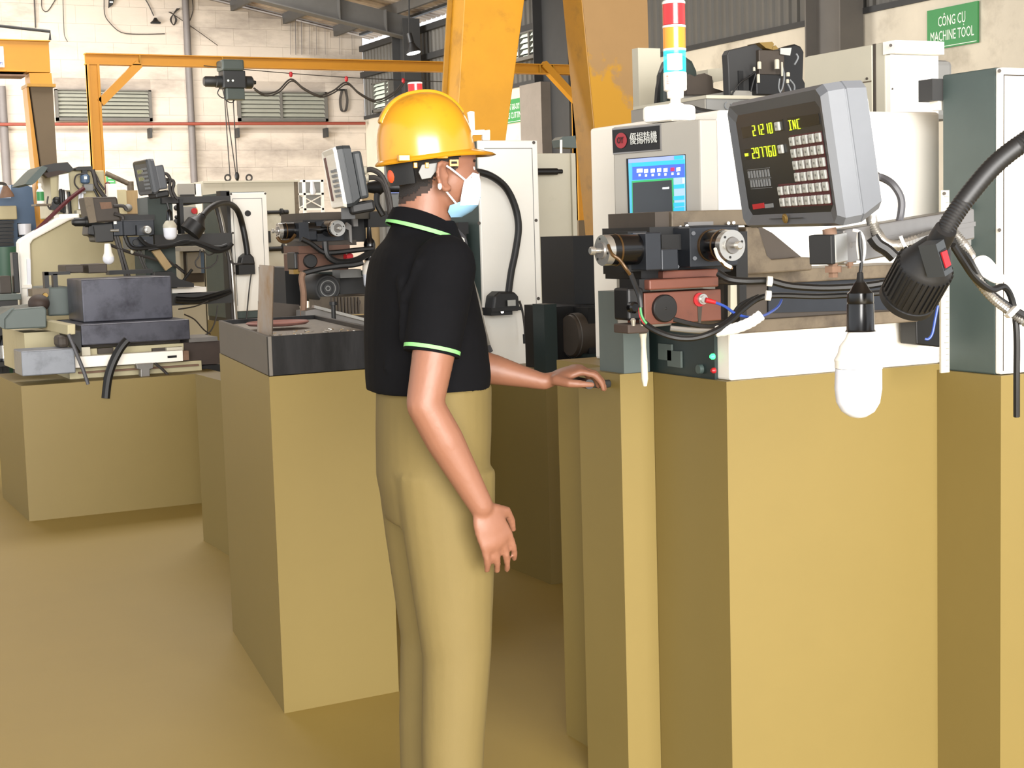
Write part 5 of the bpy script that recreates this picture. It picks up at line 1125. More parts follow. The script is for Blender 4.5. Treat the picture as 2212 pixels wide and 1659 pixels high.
part('black', 'shadow_gap', Cm, MB().pbox(436, 788, 476, 815, Yt+.1, .4)); part('steel', 'tee_bracket', Cm, MB().pprism([(294, 786), (332, 784), (331, 796), (324, 798), (324, 815), (304, 815), (304, 799), (296, 797)], Yt-.12, .05), bev=.004)
part('trough', 'trough', Cm, MB().box((onY(47, 785, Yt-.15).x, Yt-.15, onY(100, 810, Yt-.15).z), (onY(163, 785, Yt-.15).x, Yt+.1, onY(100, 756, Yt-.15).z)), bev=.006); part('castiron_dark', 'trough_cup', Cm, MB().pbox(126, 725, 150, 752, Yt-.05, .15), bev=.02)
part('black', 'hose', Cm, MB().tube([onY(x, y, Yt-.2) for x, y in ((275, 735), (262, 750), (248, 775), (238, 800), (232, 825), (228, 860))], .024, 9)); part('cable_grey', 'cable', Cm, MB().tube([onY(x, y, Yt-.2) for x, y in ((148, 722), (158, 745), (168, 770), (180, 800), (190, 830))], .010, 6)); part('cable', 'cable', Cm, MB().tube([onY(x, y, Yt-.1) for x, y in ((335, 785), (350, 797), (365, 812))], .008, 6))
part('khaki', 'machine_base', Cm, MB().box((onY(44, 812, Yt-.2).x, Yt-.2, 0), (onY(480, 812, Yt-.2).x, Yt+.7, zk)))
part('castiron_dark', 'table_body', Cm, MB().box((onY(180, 720, Yt+.1).x, Yt+.12, zk), (onY(400, 720, Yt).x, Yt+1.8, zq-.002)))
# vise parts to the left of the block
vs = thing('machine_vise', 'black vise frame and grey-green casting beside the left side of the steel block', 'vise'); Yv = 9.25
m_ = MB().pbox(96, 587, 152, 594, Yv, .06).pbox(96, 587, 106, 622, Yv, .06).pbox(115, 592, 125, 622, Yv, .06); part('black', 'frame', vs, m_)
for a_, b_, c_, d_ in ((142, 572, 181, 590), (191, 570, 232, 590)): part('castiron_dark', 'jaw_block', vs, MB().pbox(a_, b_, c_, d_, Yv+.05, .25), bev=.006)
part('black', 'rack_strip', vs, MB().pbox(236, 583, 330, 592, Yv+.3, .1)); part('grey_green', 'casting', vs, MB().pbox(103, 620, 156, 682, Yv-.05, .5), bev=.01); part('castiron', 'screw_bar', vs, MB().pbox(70, 624, 106, 640, Yv-.12, .15)); MB().lathe(onY(97, 638, Yv-.12), (0, -1, 0), [(0, .016), (.02, .014)], 14).build('screw_end', 'brass', vs)
part('grey_green', 'tray', vs, MB().pprism([(12, 690), (30, 668), (95, 662), (101, 668), (101, 708), (12, 712)], Yv-.35, .5), bev=.008); part('grey_green', 'tray_end', vs, MB().pprism([(0, 680), (28, 664), (34, 668), (12, 690), (12, 712), (0, 706)], Yv-.3, .1)); part('rust_dark', 'chip_heap', vs, MB().ell(onY(84, 655, Yv-.2), .06, .08, .05))
part('cream_old', 'saddle_block', vs, MB().box((onY(40, 730, Yv).x, Yv-.2, zk), (onY(150, 730, Yv).x, Yv+.6, onY(90, 712, Yv).z-.003)))
# =================================================================== cream machine at the left with its bevelled guard
Dm = thing('grinding_machine', 'cream machine body with a sloping white-edged guard and grey hood at the left', 'machine')
Y = 11.4
part('cream_old', 'body', Dm, MB().pprism([(64, 526), (72, 516), (150, 474), (232, 466), (330, 470), (345, 700), (64, 700)], Y, .6), bev=.01)
part('white', 'guard_edge', Dm, MB().pprism([(40, 524), (44, 517), (122, 471), (160, 466), (172, 470), (150, 476), (72, 518), (66, 527), (70, 660), (48, 662)], Y-.08, .12), bev=.012)
part('frost', 'guard_strip', Dm, MB().pprism([(58, 560), (66, 560), (68, 640), (60, 640)], Y-.10, .02)); part('white', 'clip', Dm, MB().pbox(47, 615, 69, 622, Y-.11, .03))
part('cream_old', 'column', Dm, MB().pbox(110, 368, 228, 470, Y+.2, .5), bev=.01); part('white', 'bright_plate', Dm, MB().pprism([(127, 378), (148, 374), (151, 411), (127, 411)], Y+.12, .03)); part('white', 'rail', Dm, MB().pbox(127, 462, 172, 473, Y-.05, .2), bev=.01)
for k, x in enumerate((131, 136, 142, 148)): part('black' if k != 2 else 'steel_bright', 'fixture_rod', Dm, MB().lathe(onY(x, 408+k*2, Y+.1), (0, 0, -1), [(0, .010), (.03, .016), (.16, .016), (.17, .010)], 10))
part('green_grey', 'hood', Dm, MB().pprism([(54, 398), (60, 390), (81, 368), (92, 358), (103, 362), (98, 370), (78, 393), (70, 399)], Y+.05, .6)); part('steel_dark', 'hood_top', Dm, MB().pprism([(92, 358), (116, 353), (146, 350), (160, 366), (150, 372), (104, 372)], Y+.15, .5)); part('steel_dark', 'cap_plate', Dm, MB().pprism([(163, 364), (170, 360), (199, 359), (200, 367), (165, 368)], Y+.1, .4))
part('rust_dark', 'swarf', Dm, MB().pprism([(92, 374), (128, 368), (148, 371), (126, 378), (104, 384)], Y+.12, .1))
part('blue_machine', 'filter_bowl', Dm, MB().lathe(onY(183, 376, Y+.12), (0, 0, -1), [(0, .022), (.015, .036), (.06, .034), (.07, .02)], 14)); part('white', 'filter_label', Dm, MB().pbox(182, 381, 188, 387, Y+.07, .01)); part('black', 'filter_head', Dm, MB().pbox(178, 368, 189, 376, Y+.1, .05)); part('grey', 'valve', Dm, MB().pbox(182, 397, 203, 413, Y+.1, .08), bev=.008)
for x in (172, 178): part('frost', 'flow_tube', Dm, MB().cyl(onY(x, 452, Y+.15), onY(x, 417, Y+.15), .010, n=10))
part('steel', 'flow_frame', Dm, MB().pbox(169, 414, 186, 418, Y+.12, .06)); part('cream', 'flow_base', Dm, MB().pbox(166, 454, 190, 463, Y+.1, .1))
for k, (pix, r_, mt_) in enumerate(((((200, 366), (205, 385), (208, 400), (218, 415), (228, 428)), .016, 'cable'), (((192, 366), (205, 375), (215, 395), (226, 410)), .008, 'cable'), (((186, 376), (166, 378), (161, 395), (170, 408), (178, 410)), .006, 'cable'), (((182, 406), (150, 430), (118, 460), (85, 492), (62, 520), (52, 560), (49, 610), (49, 658)), .016, 'dark_red'), (((203, 408), (212, 425), (215, 430)), .010, 'black'), (((104, 424), (102, 440), (108, 452), (114, 450)), .006, 'cable'))): part(mt_, 'hose', Dm, MB().tube([onY(x, y, Y-.02 if k == 3 else Y+.1) for x, y in pix], r_, 6))
part('black', 'lever', Dm, MB().bar(onY(124, 430, Y+.1), onY(114, 453, Y+.1), .05, .03, (0, 1, 0))); part('black', 'grip', Dm, MB().ell(onY(122, 434, Y+.1), .03, .03, .03)); part('khaki', 'machine_base', Dm, MB().box((onY(64, 700, Y).x, Y-.01, 0), (onY(345, 700, Y).x, Y+.6, onY(200, 700, Y).z)))
bt = thing('spray_bottle', 'pale green bottle standing by the grey hood at the left', 'bottle'); c = onY(88, 440, Y+.05); part('white', 'bottle', bt, MB().lathe(c, (0, 0, 1), [(0, .026), (.09, .026), (.11, .012), (.125, .012)], 16)); part('green_sign', 'bottle_label', bt, MB().lathe(c, (0, 0, 1), [(.02, .0265), (.085, .0265)], 16, caps=False)); part('white', 'bottle_cap', bt, MB().lathe(c, (0, 0, 1), [(.1251, .014), (.145, .013)], 12))
sf = part('castiron', 'shelf_bracket', Dm, MB().pbox(78, 440, 112, 444, Y-.02, .2))
# blue machine
Bl = thing('blue_machine', 'blue machine column with dark bellows and beige cover at the left edge', 'machine'); Yb_ = 13.6
part('blue_machine', 'column', Bl, MB().pprism([(24, 399), (52, 398), (84, 410), (86, 520), (84, 700), (-60, 700), (-60, 428), (24, 428)], Yb_, .8)); part('blue_machine', 'cover', Bl, MB().pprism([(84, 440), (104, 440), (104, 560), (84, 560)], Yb_-.05, .4), bev=.01)
part('cream_old', 'beige_cover', Bl, MB().pbox(-60, 445, 37, 475, Yb_-.25, .2), bev=.01)
for k in range(7): part('black', 'bellows_fold', Bl, MB().pbox(-60, 477+k*8, 30-(k % 2), 484+k*8, Yb_-.2-(k % 2)*.02, .15))
part('frost', 'coolant_jar', Bl, MB().lathe(onY(54, 507, Yb_-.2), (0, 0, 1), [(0, .05), (.09, .055)], 14)); part('black', 'jar_holder', Bl, MB().pbox(40, 482, 47, 512, Yb_-.2, .05)); 
dl = thing('gooseneck_lamp', 'dark bell lamp with a wire loop at the left edge by the blue machine', 'lamp'); c = onY(13, 412, Yb_-.3)
part('rust', 'lamp_head', dl, MB().lathe(c, (.1, 0, -1), [(-.04, .02), (0, .04), (.03, .055), (.055, .06)], 16)); part('cable', 'neck', dl, MB().tube([onY(x, y, Yb_-.3) for x, y in ((13, 408), (12, 400), (8, 397), (0, 396), (-10, 398), (-20, 430))], .012, 6)); part('cable', 'neck', dl, MB().tube([onY(-20, 428, Yb_-.3), onY(-20, 432, Yb_+.1)], .012, 6, sub=1))
gd = thing('green_drum', 'dark green drum at the left edge behind the bench', 'drum'); c = onY(12, 592, 12.6); c0 = V((c.x, c.y, 0)); part('green_drum', 'drum', gd, MB().lathe(c0, (0, 0, 1), [(0, .16)]+[(c.z*k/4+o_, .16+q) for k in range(1, 4) for o_, q in ((-.02, 0), (0, .01), (.02, 0))]+[(onY(12, 533, 12.6).z, .16)], 24))
bn = thing('workbench', 'dark bench with grey top at the left edge below the green drum', 'bench'); Yn = 11.0
bx0, bx1 = onY(-80, 640, Yn).x, onY(46, 640, Yn).x; bz = onY(20, 636, Yn).z
part('grey_green', 'bench_top', bn, MB().box((bx0, Yn, bz-.04), (bx1, Yn+.7, bz)), bev=.004); part('steel_dark', 'apron', bn, MB().box((bx0+.02, Yn+.03, bz-.28), (bx1-.02, Yn+.65, bz-.042)))
for x_ in (bx0+.05, bx1-.07):
    for y_ in (Yn+.05, Yn+.6): part('steel_dark', 'leg', bn, MB().box((x_, y_, 0), (x_+.05, y_+.05, bz-.28)))
part('steel_dark', 'lower_shelf', bn, MB().box((bx0, Yn+.02, onY(20, 782, Yn).z-.03), (bx1, Yn+.65, onY(20, 782, Yn).z))); part('steel_dark', 'back_panel', bn, MB().box((bx0+.101, Yn+.58, .05), (bx1-.071, Yn+.599, bz-.285)))
for k, x in enumerate((9, 21, 32)):
    b = thing('bottle', '%s dark tall bottle on the lower bench shelf at the left' % ('leftmost', 'middle', 'rightmost')[k], 'bottle', 'bottles on the lower bench shelf'); c = onY(x, 781, Yn+.1); part('black_gloss', 'bottle', b, MB().lathe(V((c.x, c.y, onY(20, 782, Yn).z+.001)), (0, 0, 1), [(0, .028), (.13, .028), (.16, .012), (.2, .012)], 14)); part('steel_bright', 'stripe', b, MB().lathe(V((c.x, c.y, onY(20, 782, Yn).z+.001)), (0, 0, 1), [(.02, .0285), (.11, .0285)], 14, caps=False))
for k, (x0, y0, x1, y1, mt_, nm, lb) in enumerate(((0, 596, 24, 634, 'castiron_dark', 'tool_block', 'small brown block on the bench at the left edge'), (30, 545, 42, 634, 'black', 'binder', 'thin upright black binder standing on the bench at the left'))):
    tag(part(mt_, nm, None, MB().box((onY(x0, 600, Yn+.2).x, Yn+.2, bz+.001), (onY(x1, 600, Yn+.2).x, Yn+.32, onY((x0+x1)/2, y0, Yn+.2).z)), bev=.006), lb, 'block' if k == 0 else 'binder')
# clutter behind the small readout
Yk = 13.2
cl = thing('parts_shelf', 'cluttered shelf of pale boxes and a clear tube behind the small left readout', 'shelf')
part('castiron_dark', 'shelf_board', cl, MB().pbox(226, 462, 330, 474, Yk, .4)); zs = onY(280, 462, Yk).z; part('castiron_dark', 'support', cl, MB().box((onY(230, 470, Yk).x, Yk+.1, 0), (onY(326, 470, Yk).x, Yk+.35, onY(280, 474, Yk).z-.001)))
def on_shelf(x0, y0, x1, mt_, nm, dep_=.15, dy=.0): return part(mt_, nm, cl, MB().box((onY(x0, 440, Yk).x, Yk+dy, zs+.001), (onY(x1, 440, Yk).x, Yk+dy+dep_, onY((x0+x1)/2, y0, Yk).z)))
on_shelf(254, 410, 274, 'cream_old', 'box'); on_shelf(275, 411, 300, 'wood', 'box', .15, .02); on_shelf(312, 427, 323, 'white', 'panel_strip'); on_shelf(235, 397, 254, 'white', 'paper_stack'); on_shelf(304, 452, 311, 'dark_red', 'cap')
part('frost', 'clear_tube', cl, MB().cyl(V((onY(302, 440, Yk).x, Yk+.05, zs)), V((onY(302, 440, Yk).x, Yk+.05, onY(302, 421, Yk).z)), .014, n=10)); part('grey', 'ball', cl, MB().ell(onY(277, 449, Yk-.1), .034, .034, .034)); part('castiron', 'pipe', cl, MB().cyl(onY(228, 374, Yk+.3), onY(280, 398, Yk+.3), .022, n=10)); part('castiron', 'pipe_post', cl, MB().cyl(V((onY(281, 398, Yk+.3).x, Yk+.3, 0)), onY(281, 392, Yk+.3), .03, n=10)); part('dark_red', 'rag', cl, MB().ell(onY(233, 408, Yk+.1), .035, .03, .06))
gs = thing('wall_sign', 'small green notice on the back wall just right of the slim portal post', 'sign'); part('green_sign', 'board', gs, MB().pbox(230, 379, 249, 397, YB-.05, .02)); 
for y in (384, 391): part('sign_white', 'print_line', gs, MB().pbox(234, y, 246, y+2, YB-.054, .003))
# cream switch cabinet behind the third machine
Cc = thing('switch_cabinet', 'wide cream cabinet with lifting rings on top behind the third machine', 'cabinet'); Yc = 13.0
zt_ = onY(520, 391, Yc).z; x0, x1 = onY(440, 500, Yc).x, onY(648, 500, Yc).x
part('cream', 'body', Cc, MB().box((x0, Yc, 0), (x1, Yc+.8, zt_)), bev=.006); part('cream', 'left_door', Cc, MB().box((onY(386, 500, Yc).x, Yc+.01, 0), (x0-.008, Yc+.8, onY(410, 398, Yc).z)), bev=.006); part('white', 'bright_strip', Cc, MB().pbox(423, 397, 437, 505, Yc-.02, .03)); part('grey_light', 'silver_panel', Cc, MB().pbox(385, 397, 423, 421, Yc-.02, .03)); part('black', 'vent', Cc, MB().pbox(390, 420, 420, 424, Yc-.03, .02))
part('castiron', 'edge_strip', Cc, MB().pbox(640, 391, 648, 600, Yc-.01, .02)); part('cream', 'top_trim', Cc, MB().pbox(440, 390, 648, 394, Yc-.02, .05))
for x in (492, 538): part('cable', 'lifting_ring', Cc, MB().tube([onY(x+6*math.cos(t), 384+6.5*math.sin(t), Yc+.1) for t in [k*math.pi/6 for k in range(13)]], .008, 6))
part('white', 'switch_plate', Cc, MB().pbox(373, 440, 391, 506, Yc-.03, .02))
for y, w_ in ((449, 6), (469, 4), (480, 7), (492, 5)): part('black', 'switch', Cc, MB().ell(onY(381, y, Yc-.035), w_*.004, .012, w_*.004))
eb = part('grey', 'control_box', Cc, MB().pbox(398, 447, 425, 502, Yc-.1, .08)); MB().lathe(onY(425, 456, Yc-.06), (1, 0, 0), [(-.03, .03), (0, .03)], 14).build('yellow_base', 'yellow_far', eb); MB().lathe(onY(418, 456, Yc-.12), (0, -1, 0), [(0, .014), (.02, .014), (.021, .026), (.035, .024)], 16).build('stop_button', 'red', eb)
for (x0_, x1_, y, r_) in ((577, 617, 459, .020), (581, 631, 538, .026)): hd = part('black', 'handle', Cc, MB().lathe(onY(x0_, y, Yc-.08), (1, 0, 0), [(0, r_*.8), (.11, r_*.8), (.12, r_*1.6), (.14, r_*1.6), (.15, r_), (.19, r_), (.195, r_*.5)], 14)); MB().bar(onY(x0_+3, y, Yc-.08), onY(x0_+3, y, Yc+.0)+V((0, .002, 0)), .02, .02).build('stem', 'black', hd)
part('black', 'latch', Cc, MB().pbox(580, 499, 585, 524, Yc-.04, .04)); part('steel', 'small_knob', Cc, MB().lathe(onY(460, 617, Yc), (0, -1, 0), [(0, .01), (.02, .012)], 10)); part('castiron_dark', 'open_panel', Cc, MB().pbox(398, 543, 440, 610, Yc-.01, .02)); part('grey_light', 'inner_box', Cc, MB().pbox(405, 545, 434, 590, Yc-.05, .04)); part('blue_machine', 'blue_edge', Cc, MB().pbox(434, 545, 441, 590, Yc-.05, .04)); part('grey_light', 'ledge', Cc, MB().pbox(390, 533, 450, 542, Yc-.2, .2))
# =================================================================== open steel tank with plank and basin
def onZ(px, py, z): r = ray(px, py); return CAM+r*((z-CAM.z)/r.z)
Tk = thing('steel_tank', 'open dark steel tank of swarf with a scratched front beside the worker back', 'tank')
c = P(578, 727, 4.6); z0 = c.z; L1 = onZ(472, 692, z0); R1 = onZ(830, 711, z0); bk_ = L1+(R1-c)
z1_ = P(640, 812, 4.6).z; dn = V((0, 0, z1_-z0)); t_ = .012
def wall(a, b, nm, mt_='swarf_box'):
    n_ = (b-a).cross(V((0, 0, 1))).normalized()*t_
    return part(mt_, nm, Tk, MB().prism([a, b, b+dn, a+dn], -n_), bev=.002)
wall(c, R1, 'front_wall'); wall(L1, c, 'side_wall', 'board'); wall(bk_, L1, 'back_wall'); wall(R1, bk_, 'side_wall')
part('chips', 'swarf', Tk, MB().prism([q+V((0, 0, -.015))+(((c+bk_)/2-q)*.04) for q in (c, R1, bk_, L1)], (0, 0, -.02)))
zz = z1_; q = [c, R1, bk_, L1]; part('khaki', 'tank_stand', Tk, MB().prism([V((p.x, p.y, 0))-((c+bk_)/2-V((p.x, p.y, c.z)))*.01 for p in q], (0, 0, zz-.001)))
for k in range(60):
    u, v = random.random(), random.random(); p = c+(R1-c)*(.08+.8*u)+(L1-c)*(.06+.3*v); p.z = z0-.014
    a = random.random()*6; MB().bar(p, p+V((math.cos(a), math.sin(a), .3))*random.uniform(.006, .014), .002, .002).build('chip', random.choice(['steel_bright', 'wood', 'chips']), Tk)
bs = thing('basin', 'dull pink basin sunk in the steel tank behind the grey plank', 'basin'); cc = onZ(600, 704, z0-.005); ring = lambda r_, dz: [cc+V((math.cos(t)*r_*1.15, math.sin(t)*r_, dz)) for t in [k*math.pi/16 for k in range(32)]]
part('pink', 'basin', bs, MB().loft([ring(.05, -.0), ring(.085, .004), ring(.095, .012), ring(.09, .016), ring(.082, .010), ring(.06, .0035)], caps=True))
pk = thing('plank', 'weathered grey wooden plank standing upright in the steel tank', 'plank')
a = onZ(556, 724, z0-.012); dpk = (a-CAM).dot(FW)
part('wood_grey', 'plank', pk, MB().prism([P(555, 724, dpk), P(587, 728, dpk), P(591, 574, dpk+.01), P(560, 572, dpk+.01)], FW*.02), bev=.001)
# =================================================================== the worker
HD = -8.4; base = P(925, 500, 3.46); RL = V((base.x, base.y, 0))
Wk = thing('person', 'worker in black polo shirt with green trim, yellow hard hat and blue face mask', 'person', loc=RL, rot=(0, 0, R(HD)))
WM = Matrix.Translation(RL) @ Matrix.Rotation(R(HD), 4, 'Z'); WI = WM.inverted()
WF, WL = WM.to_3x3() @ V((1, 0, 0)), WM.to_3x3() @ V((0, 1, 0))
def Lp(px, py, y=0.0):   # point of the body plane at side offset y (minus is the near side)
    return WI @ onPlane(px, py, RL+WL*y, WL)
def chain(m_, pts, n=14):
    for (a, ra), (b, rb) in zip(pts[:-1], pts[1:]):
        a, b = V(a), V(b); m_.lathe(a, b-a, [(0, ra), ((b-a).length, rb)], n)
    for a, ra in pts: m_.ell(a, ra*1.0, ra*1.0, ra*1.0, None, 12, 8)
    return m_
def remesh(m_, name, mat, par, vox, it=4, extra_smooth=.5):
    o = m_.build(name, mat, None)
    r_ = o.modifiers.new('r', 'REMESH'); r_.mode = 'VOXEL'; r_.voxel_size = vox; r_.use_smooth_shade = True
    s_ = o.modifiers.new('s', 'SMOOTH'); s_.factor = extra_smooth; s_.iterations = it
    dg = bpy.context.evaluated_depsgraph_get(); dg.update()
    me = bpy.data.meshes.new_from_object(o.evaluated_get(dg)); me.name = name
    me.materials.clear(); me.materials.append(MATS[mat])
    q = bpy.data.objects.new(name, me); COL.objects.link(q); q.parent = par; bpy.data.objects.remove(o)
    me.polygons.foreach_set('use_smooth', [True]*len(me.polygons))
    return q
def hand(m_, wrist, fwd, up, side, curl=.5, sc=1.0):
    # side = direction from little finger to thumb
    fwd, up = V(fwd).normalized(), V(up); up = (up-fwd*up.dot(fwd)).normalized(); sd = V(side); sd = (sd-fwd*sd.dot(fwd)-up*sd.dot(up)).normalized()
    w = V(wrist); k = sc
    R3 = Matrix((fwd, sd, up)).transposed()
    m_.ell(w+fwd*.048*k, .054*k, .040*k, .016*k, R3); m_.ell(w+fwd*.075*k, .030*k, .041*k, .0145*k, R3)
    ln = [.066, .080, .088, .078]; off = [-.034, -.0115, .0115, .034]
    for i in range(4):
        p = w+fwd*(.088-.004*abs(i-2))*k+sd*off[i]*k; d = fwd*1.0+sd*off[i]*1.5; d.normalize(); a = 0; pts = [(p-d*.03*k, .0088*k), (p, .0092*k)]
        for j, fr in enumerate((.45, .32, .23)):
            a += curl*(.75, .85, .6)[j]; dd = d*math.cos(a)-up*math.sin(a); p = p+dd*ln[i]*fr*k; pts.append((p, (.0086, .0080, .0070)[j]*k))
        chain(m_, pts, 10)
    p = w+fwd*.022*k+sd*.024*k; q = p+(fwd*.5+sd*.75-up*.25).normalized()*.040*k; r_ = q+(fwd*.9+sd*.25-up*.35).normalized()*.032*k; t_ = r_+(fwd*.95-up*.4).normalized()*.024*k
    chain(m_, [(p, .015*k), (q, .0115*k), (r_, .0098*k), (t_, .0078*k)], 10)
# ---- body: head, neck, arms with hands, trunk and legs as one surface
bd = MB()
hc = Lp(938, 335); Ry = Matrix.Rotation(R(-5), 3, 'Y')
bd.ell(hc+V((-.004, 0, .0)), .100, .079, .100, Ry, 28, 18)
bd.ell(hc+V((.030, 0, -.050)), .066, .068, .085, Matrix.Rotation(R(-8), 3, 'Y'), 24, 16)
jaw = Lp(968, 418); bd.ell(jaw+V((.004, 0, .0)), .056, .054, .048, Matrix.Rotation(R(-28), 3, 'Y'), 20, 14); bd.ell(Lp(1000, 444)+V((-.006, 0, 0)), .025, .026, .020)
bd.ell(Lp(1004, 352), .018, .052, .014)                              # brow
chain(bd, [(Lp(1016, 362)+V((0, 0, 0)), .0085), (Lp(1027, 383), .0125)], 10); bd.ell(Lp(1022, 387), .013, .018, .009)     # nose
bd.ell(Lp(1012, 412), .016, .024, .014)                              # mouth
for s_ in (-1, 1):
    bd.ell(Lp(995, 385)+V((-.006, s_*.040, 0)), .024, .022, .020)    # cheekbone
    e0 = Lp(953, 383, -.085); ec = V((e0.x, s_*.081, e0.z))
    Re = Matrix.Rotation(R(s_*-24), 3, 'Z') @ Matrix.Rotation(R(-14), 3, 'Y')
    for k in range(13):                                              # ear: rim, bowl, lobe
        w_ = R(50+k*21); bd.ell(ec+Re @ V((.0175*math.cos(w_), s_*.013, .031*math.sin(w_)+.002)), .0058, .0062, .0058, None, 8, 6)
    bd.ell(ec+Re @ V((.002, s_*.004, .002)), .016, .0065, .027, Re, 14, 10); bd.ell(ec+Re @ V((.006, s_*.009, -.026)), .0095, .0065, .010, Re, 10, 8); bd.ell(ec+Re @ V((.012, s_*.008, .0)), .006, .007, .009, Re, 8, 6)
nk0, nk1 = Lp(922, 400), Lp(914, 500); chain(bd, [(nk0, .057), ((nk0+nk1)/2+V((.0, 0, 0)), .060), (nk1, .061)], 24)
TR = [(490, 845, 983, .080), (504, 840, 987, .092), (517, 832, 992, .117), (532, 818, 999, .150), (554, 804, 1003, .180), (588, 796, 1008, .194), (640, 792, 1020, .190), (729, 791, 1040, .175), (813, 794, 1050, .168), (840, 796, 1047, .168)]
def ring(py, b_, f_, hw, grow=0.0, n=32, p=2.4):
    pb, pf_ = Lp(b_, py), Lp(f_, py); cx = (pb.x+pf_.x)/2; half = (pf_.x-pb.x)/2; a = math.sqrt(max(.0012, half*half-(hw*.26)**2))/.966+grow; z = (pb.z+pf_.z)/2; hw += grow; out = []
    for k in range(n):
        t = 2*math.pi*k/n; c_, s_ = math.cos(t), math.sin(t)
        out.append(V((cx+a*math.copysign(abs(c_)**(2/p), c_), hw*math.copysign(abs(s_)**(2/p), s_), z)))
    return out
bd.loft([ring(*r_, grow=-.012) for r_ in TR])
sh_n, sh_f = V((Lp(916, 572).x, -.178, Lp(916, 572).z)), V((Lp(935, 572).x, .172, Lp(935, 572).z))
el_n = V((Lp(915, 872, -.235).x, -.245, Lp(932, 872, -.235).z)); wr_n = el_n+V((.115, -.005, -.225))
chain(bd, [(sh_n, .050), (sh_n*.45+el_n*.55+V((0, -.01, 0)), .047), (el_n, .040)], 18); chain(bd, [(el_n, .040), (el_n*.65+wr_n*.35, .041), (wr_n, .027)], 16)
hand(bd, wr_n, (.38, 0, -.92), (.3, -1, 0), (.9, .2, .3), .32)
el_f = V((Lp(1000, 782, .22).x, .225, Lp(1000, 782, .22).z)); hd0 = Lp(1180, 824, .15); wr_f = V((hd0.x-.004, .156, hd0.z-.001))
chain(bd, [(sh_f, .050), ((sh_f+el_f)/2, .048), (el_f, .042)], 18); chain(bd, [(el_f, .042), (el_f*.6+wr_f*.4, .037), (el_f*.25+wr_f*.75, .0265), (wr_f, .0205), (wr_f+V((.035, -.003, .009)), .0165)], 16)
hd0 = Lp(1180, 824, .15); hand(bd, V((hd0.x, .155, hd0.z)), (.93, -.10, .28), (-.28, -.05, .95), (0, -1, 0), .72)
hipz = .93
for s_ in (-1, 1): chain(bd, [(V((-.005, s_*.088, hipz)), .074), (V((.0, s_*.10, .50)), .058), (V((-.02, s_*.105, .10)), .042)], 16)
bd.ell((-.0, 0, .98), .095, .150, .11)
body = remesh(bd, 'body', 'skin', Wk, .0052, 3, .5)
ex_ = Lp(1009, 366); 
for s_ in (-1, 1): part('eye_white', 'eye', Wk, MB().ell((ex_.x-.002, s_*.033, ex_.z), .0105, .0105, .0095)); part('hair', 'iris', Wk, MB().ell((ex_.x+.0045, s_*.033, ex_.z), .0045, .0055, .0055)); part('hair', 'eyebrow', Wk, MB().ell((ex_.x+.004, s_*.036, ex_.z+.017), .004, .018, .0035))
# ---- hair: short back and sides
hair_px = [(990, 318), (984, 350), (977, 366), (970, 352), (950, 346), (936, 356), (931, 378), (924, 396), (904, 412), (884, 424), (862, 430), (835, 428), (820, 330), (900, 300)]
hair_xz = [(q.x, q.z) for q in (Lp(x, y, -.055) for x, y in hair_px)]
fade_px = [(990, 318), (986, 352), (980, 374), (972, 366), (968, 350), (950, 344), (938, 358), (936, 384), (930, 406), (910, 424), (886, 437), (862, 442), (835, 440), (820, 330), (900, 300)]
fade_xz = [(q.x, q.z) for q in (Lp(x, y, -.055) for x, y in fade_px)]
def inside(poly, x, z):
    r_ = False; n = len(poly)
    for i in range(n):
        (x1, z1), (x2, z2) = poly[i], poly[(i+1) % n]
        if (z1 > z) != (z2 > z) and x < (x2-x1)*(z-z1)/(z2-z1)+x1: r_ = not r_
    return r_
src = body.data
def hair_shell(poly, off, mat, name):
    vid = {}; vs, fs = [], []
    for pl in src.polygons:
        c_ = pl.center
        if c_.z > 1.40 and abs(c_.y) < .0835 and inside(poly, c_.x+random.uniform(-.0025, .0025), c_.z+random.uniform(-.0025, .0025)):
            ids = []
            for v in pl.vertices:
                if v not in vid: vid[v] = len(vs); vs.append(src.vertices[v].co+src.vertices[v].normal*off)
                ids.append(vid[v])
            fs.append(ids)
    hm = MB(); hm.add(vs, fs, True); return part(mat, name, Wk, hm)
hr = hair_shell(hair_xz, .0026, 'hair', 'hair'); fd = hair_shell(fade_xz, .0010, 'skin_hair', 'cropped_hair'); fd.parent = hr
# ---- polo shirt
st = MB(); st.loft([ring(*r_) for r_ in [(478, 852, 978, .070)]+TR])
hem_n = V((Lp(933, 757, -.215).x, -.215, Lp(933, 757, -.215).z)); chain(st, [(sh_n+V((0, .004, 0)), .068), (sh_n*.5+hem_n*.5+V((-.002, -.008, 0)), .064)], 20); a_ = sh_n*.5+hem_n*.5+V((-.002, -.008, 0)); st.lathe(a_, hem_n-a_, [(0, .064), ((hem_n-a_).length, .0595)], 24)
hem_f = sh_f*.25+el_f*.75; chain(st, [(sh_f, .068), ((sh_f+hem_f)/2, .063)], 20); a2 = (sh_f+hem_f)/2; st.lathe(a2, hem_f-a2, [(0, .063), ((hem_f-a2).length, .060)], 24)
for p0, p1, r_ in ((Lp(866, 600, -.15), Lp(872, 740, -.18), .012), (Lp(905, 560, -.2), Lp(868, 650, -.17), .010), (Lp(988, 640, -.16), Lp(994, 800, -.15), .011), (Lp(958, 560, -.17), Lp(1000, 640, -.12), .010), (Lp(845, 620, -.10), Lp(838, 800, -.10), .010)): st.tube([p0, (p0+p1)/2+V((.004, 0, 0)), p1], r_, 8)     # cloth folds
shirt = remesh(st, 'polo_shirt', 'shirt', Wk, .0065, 5, .5)
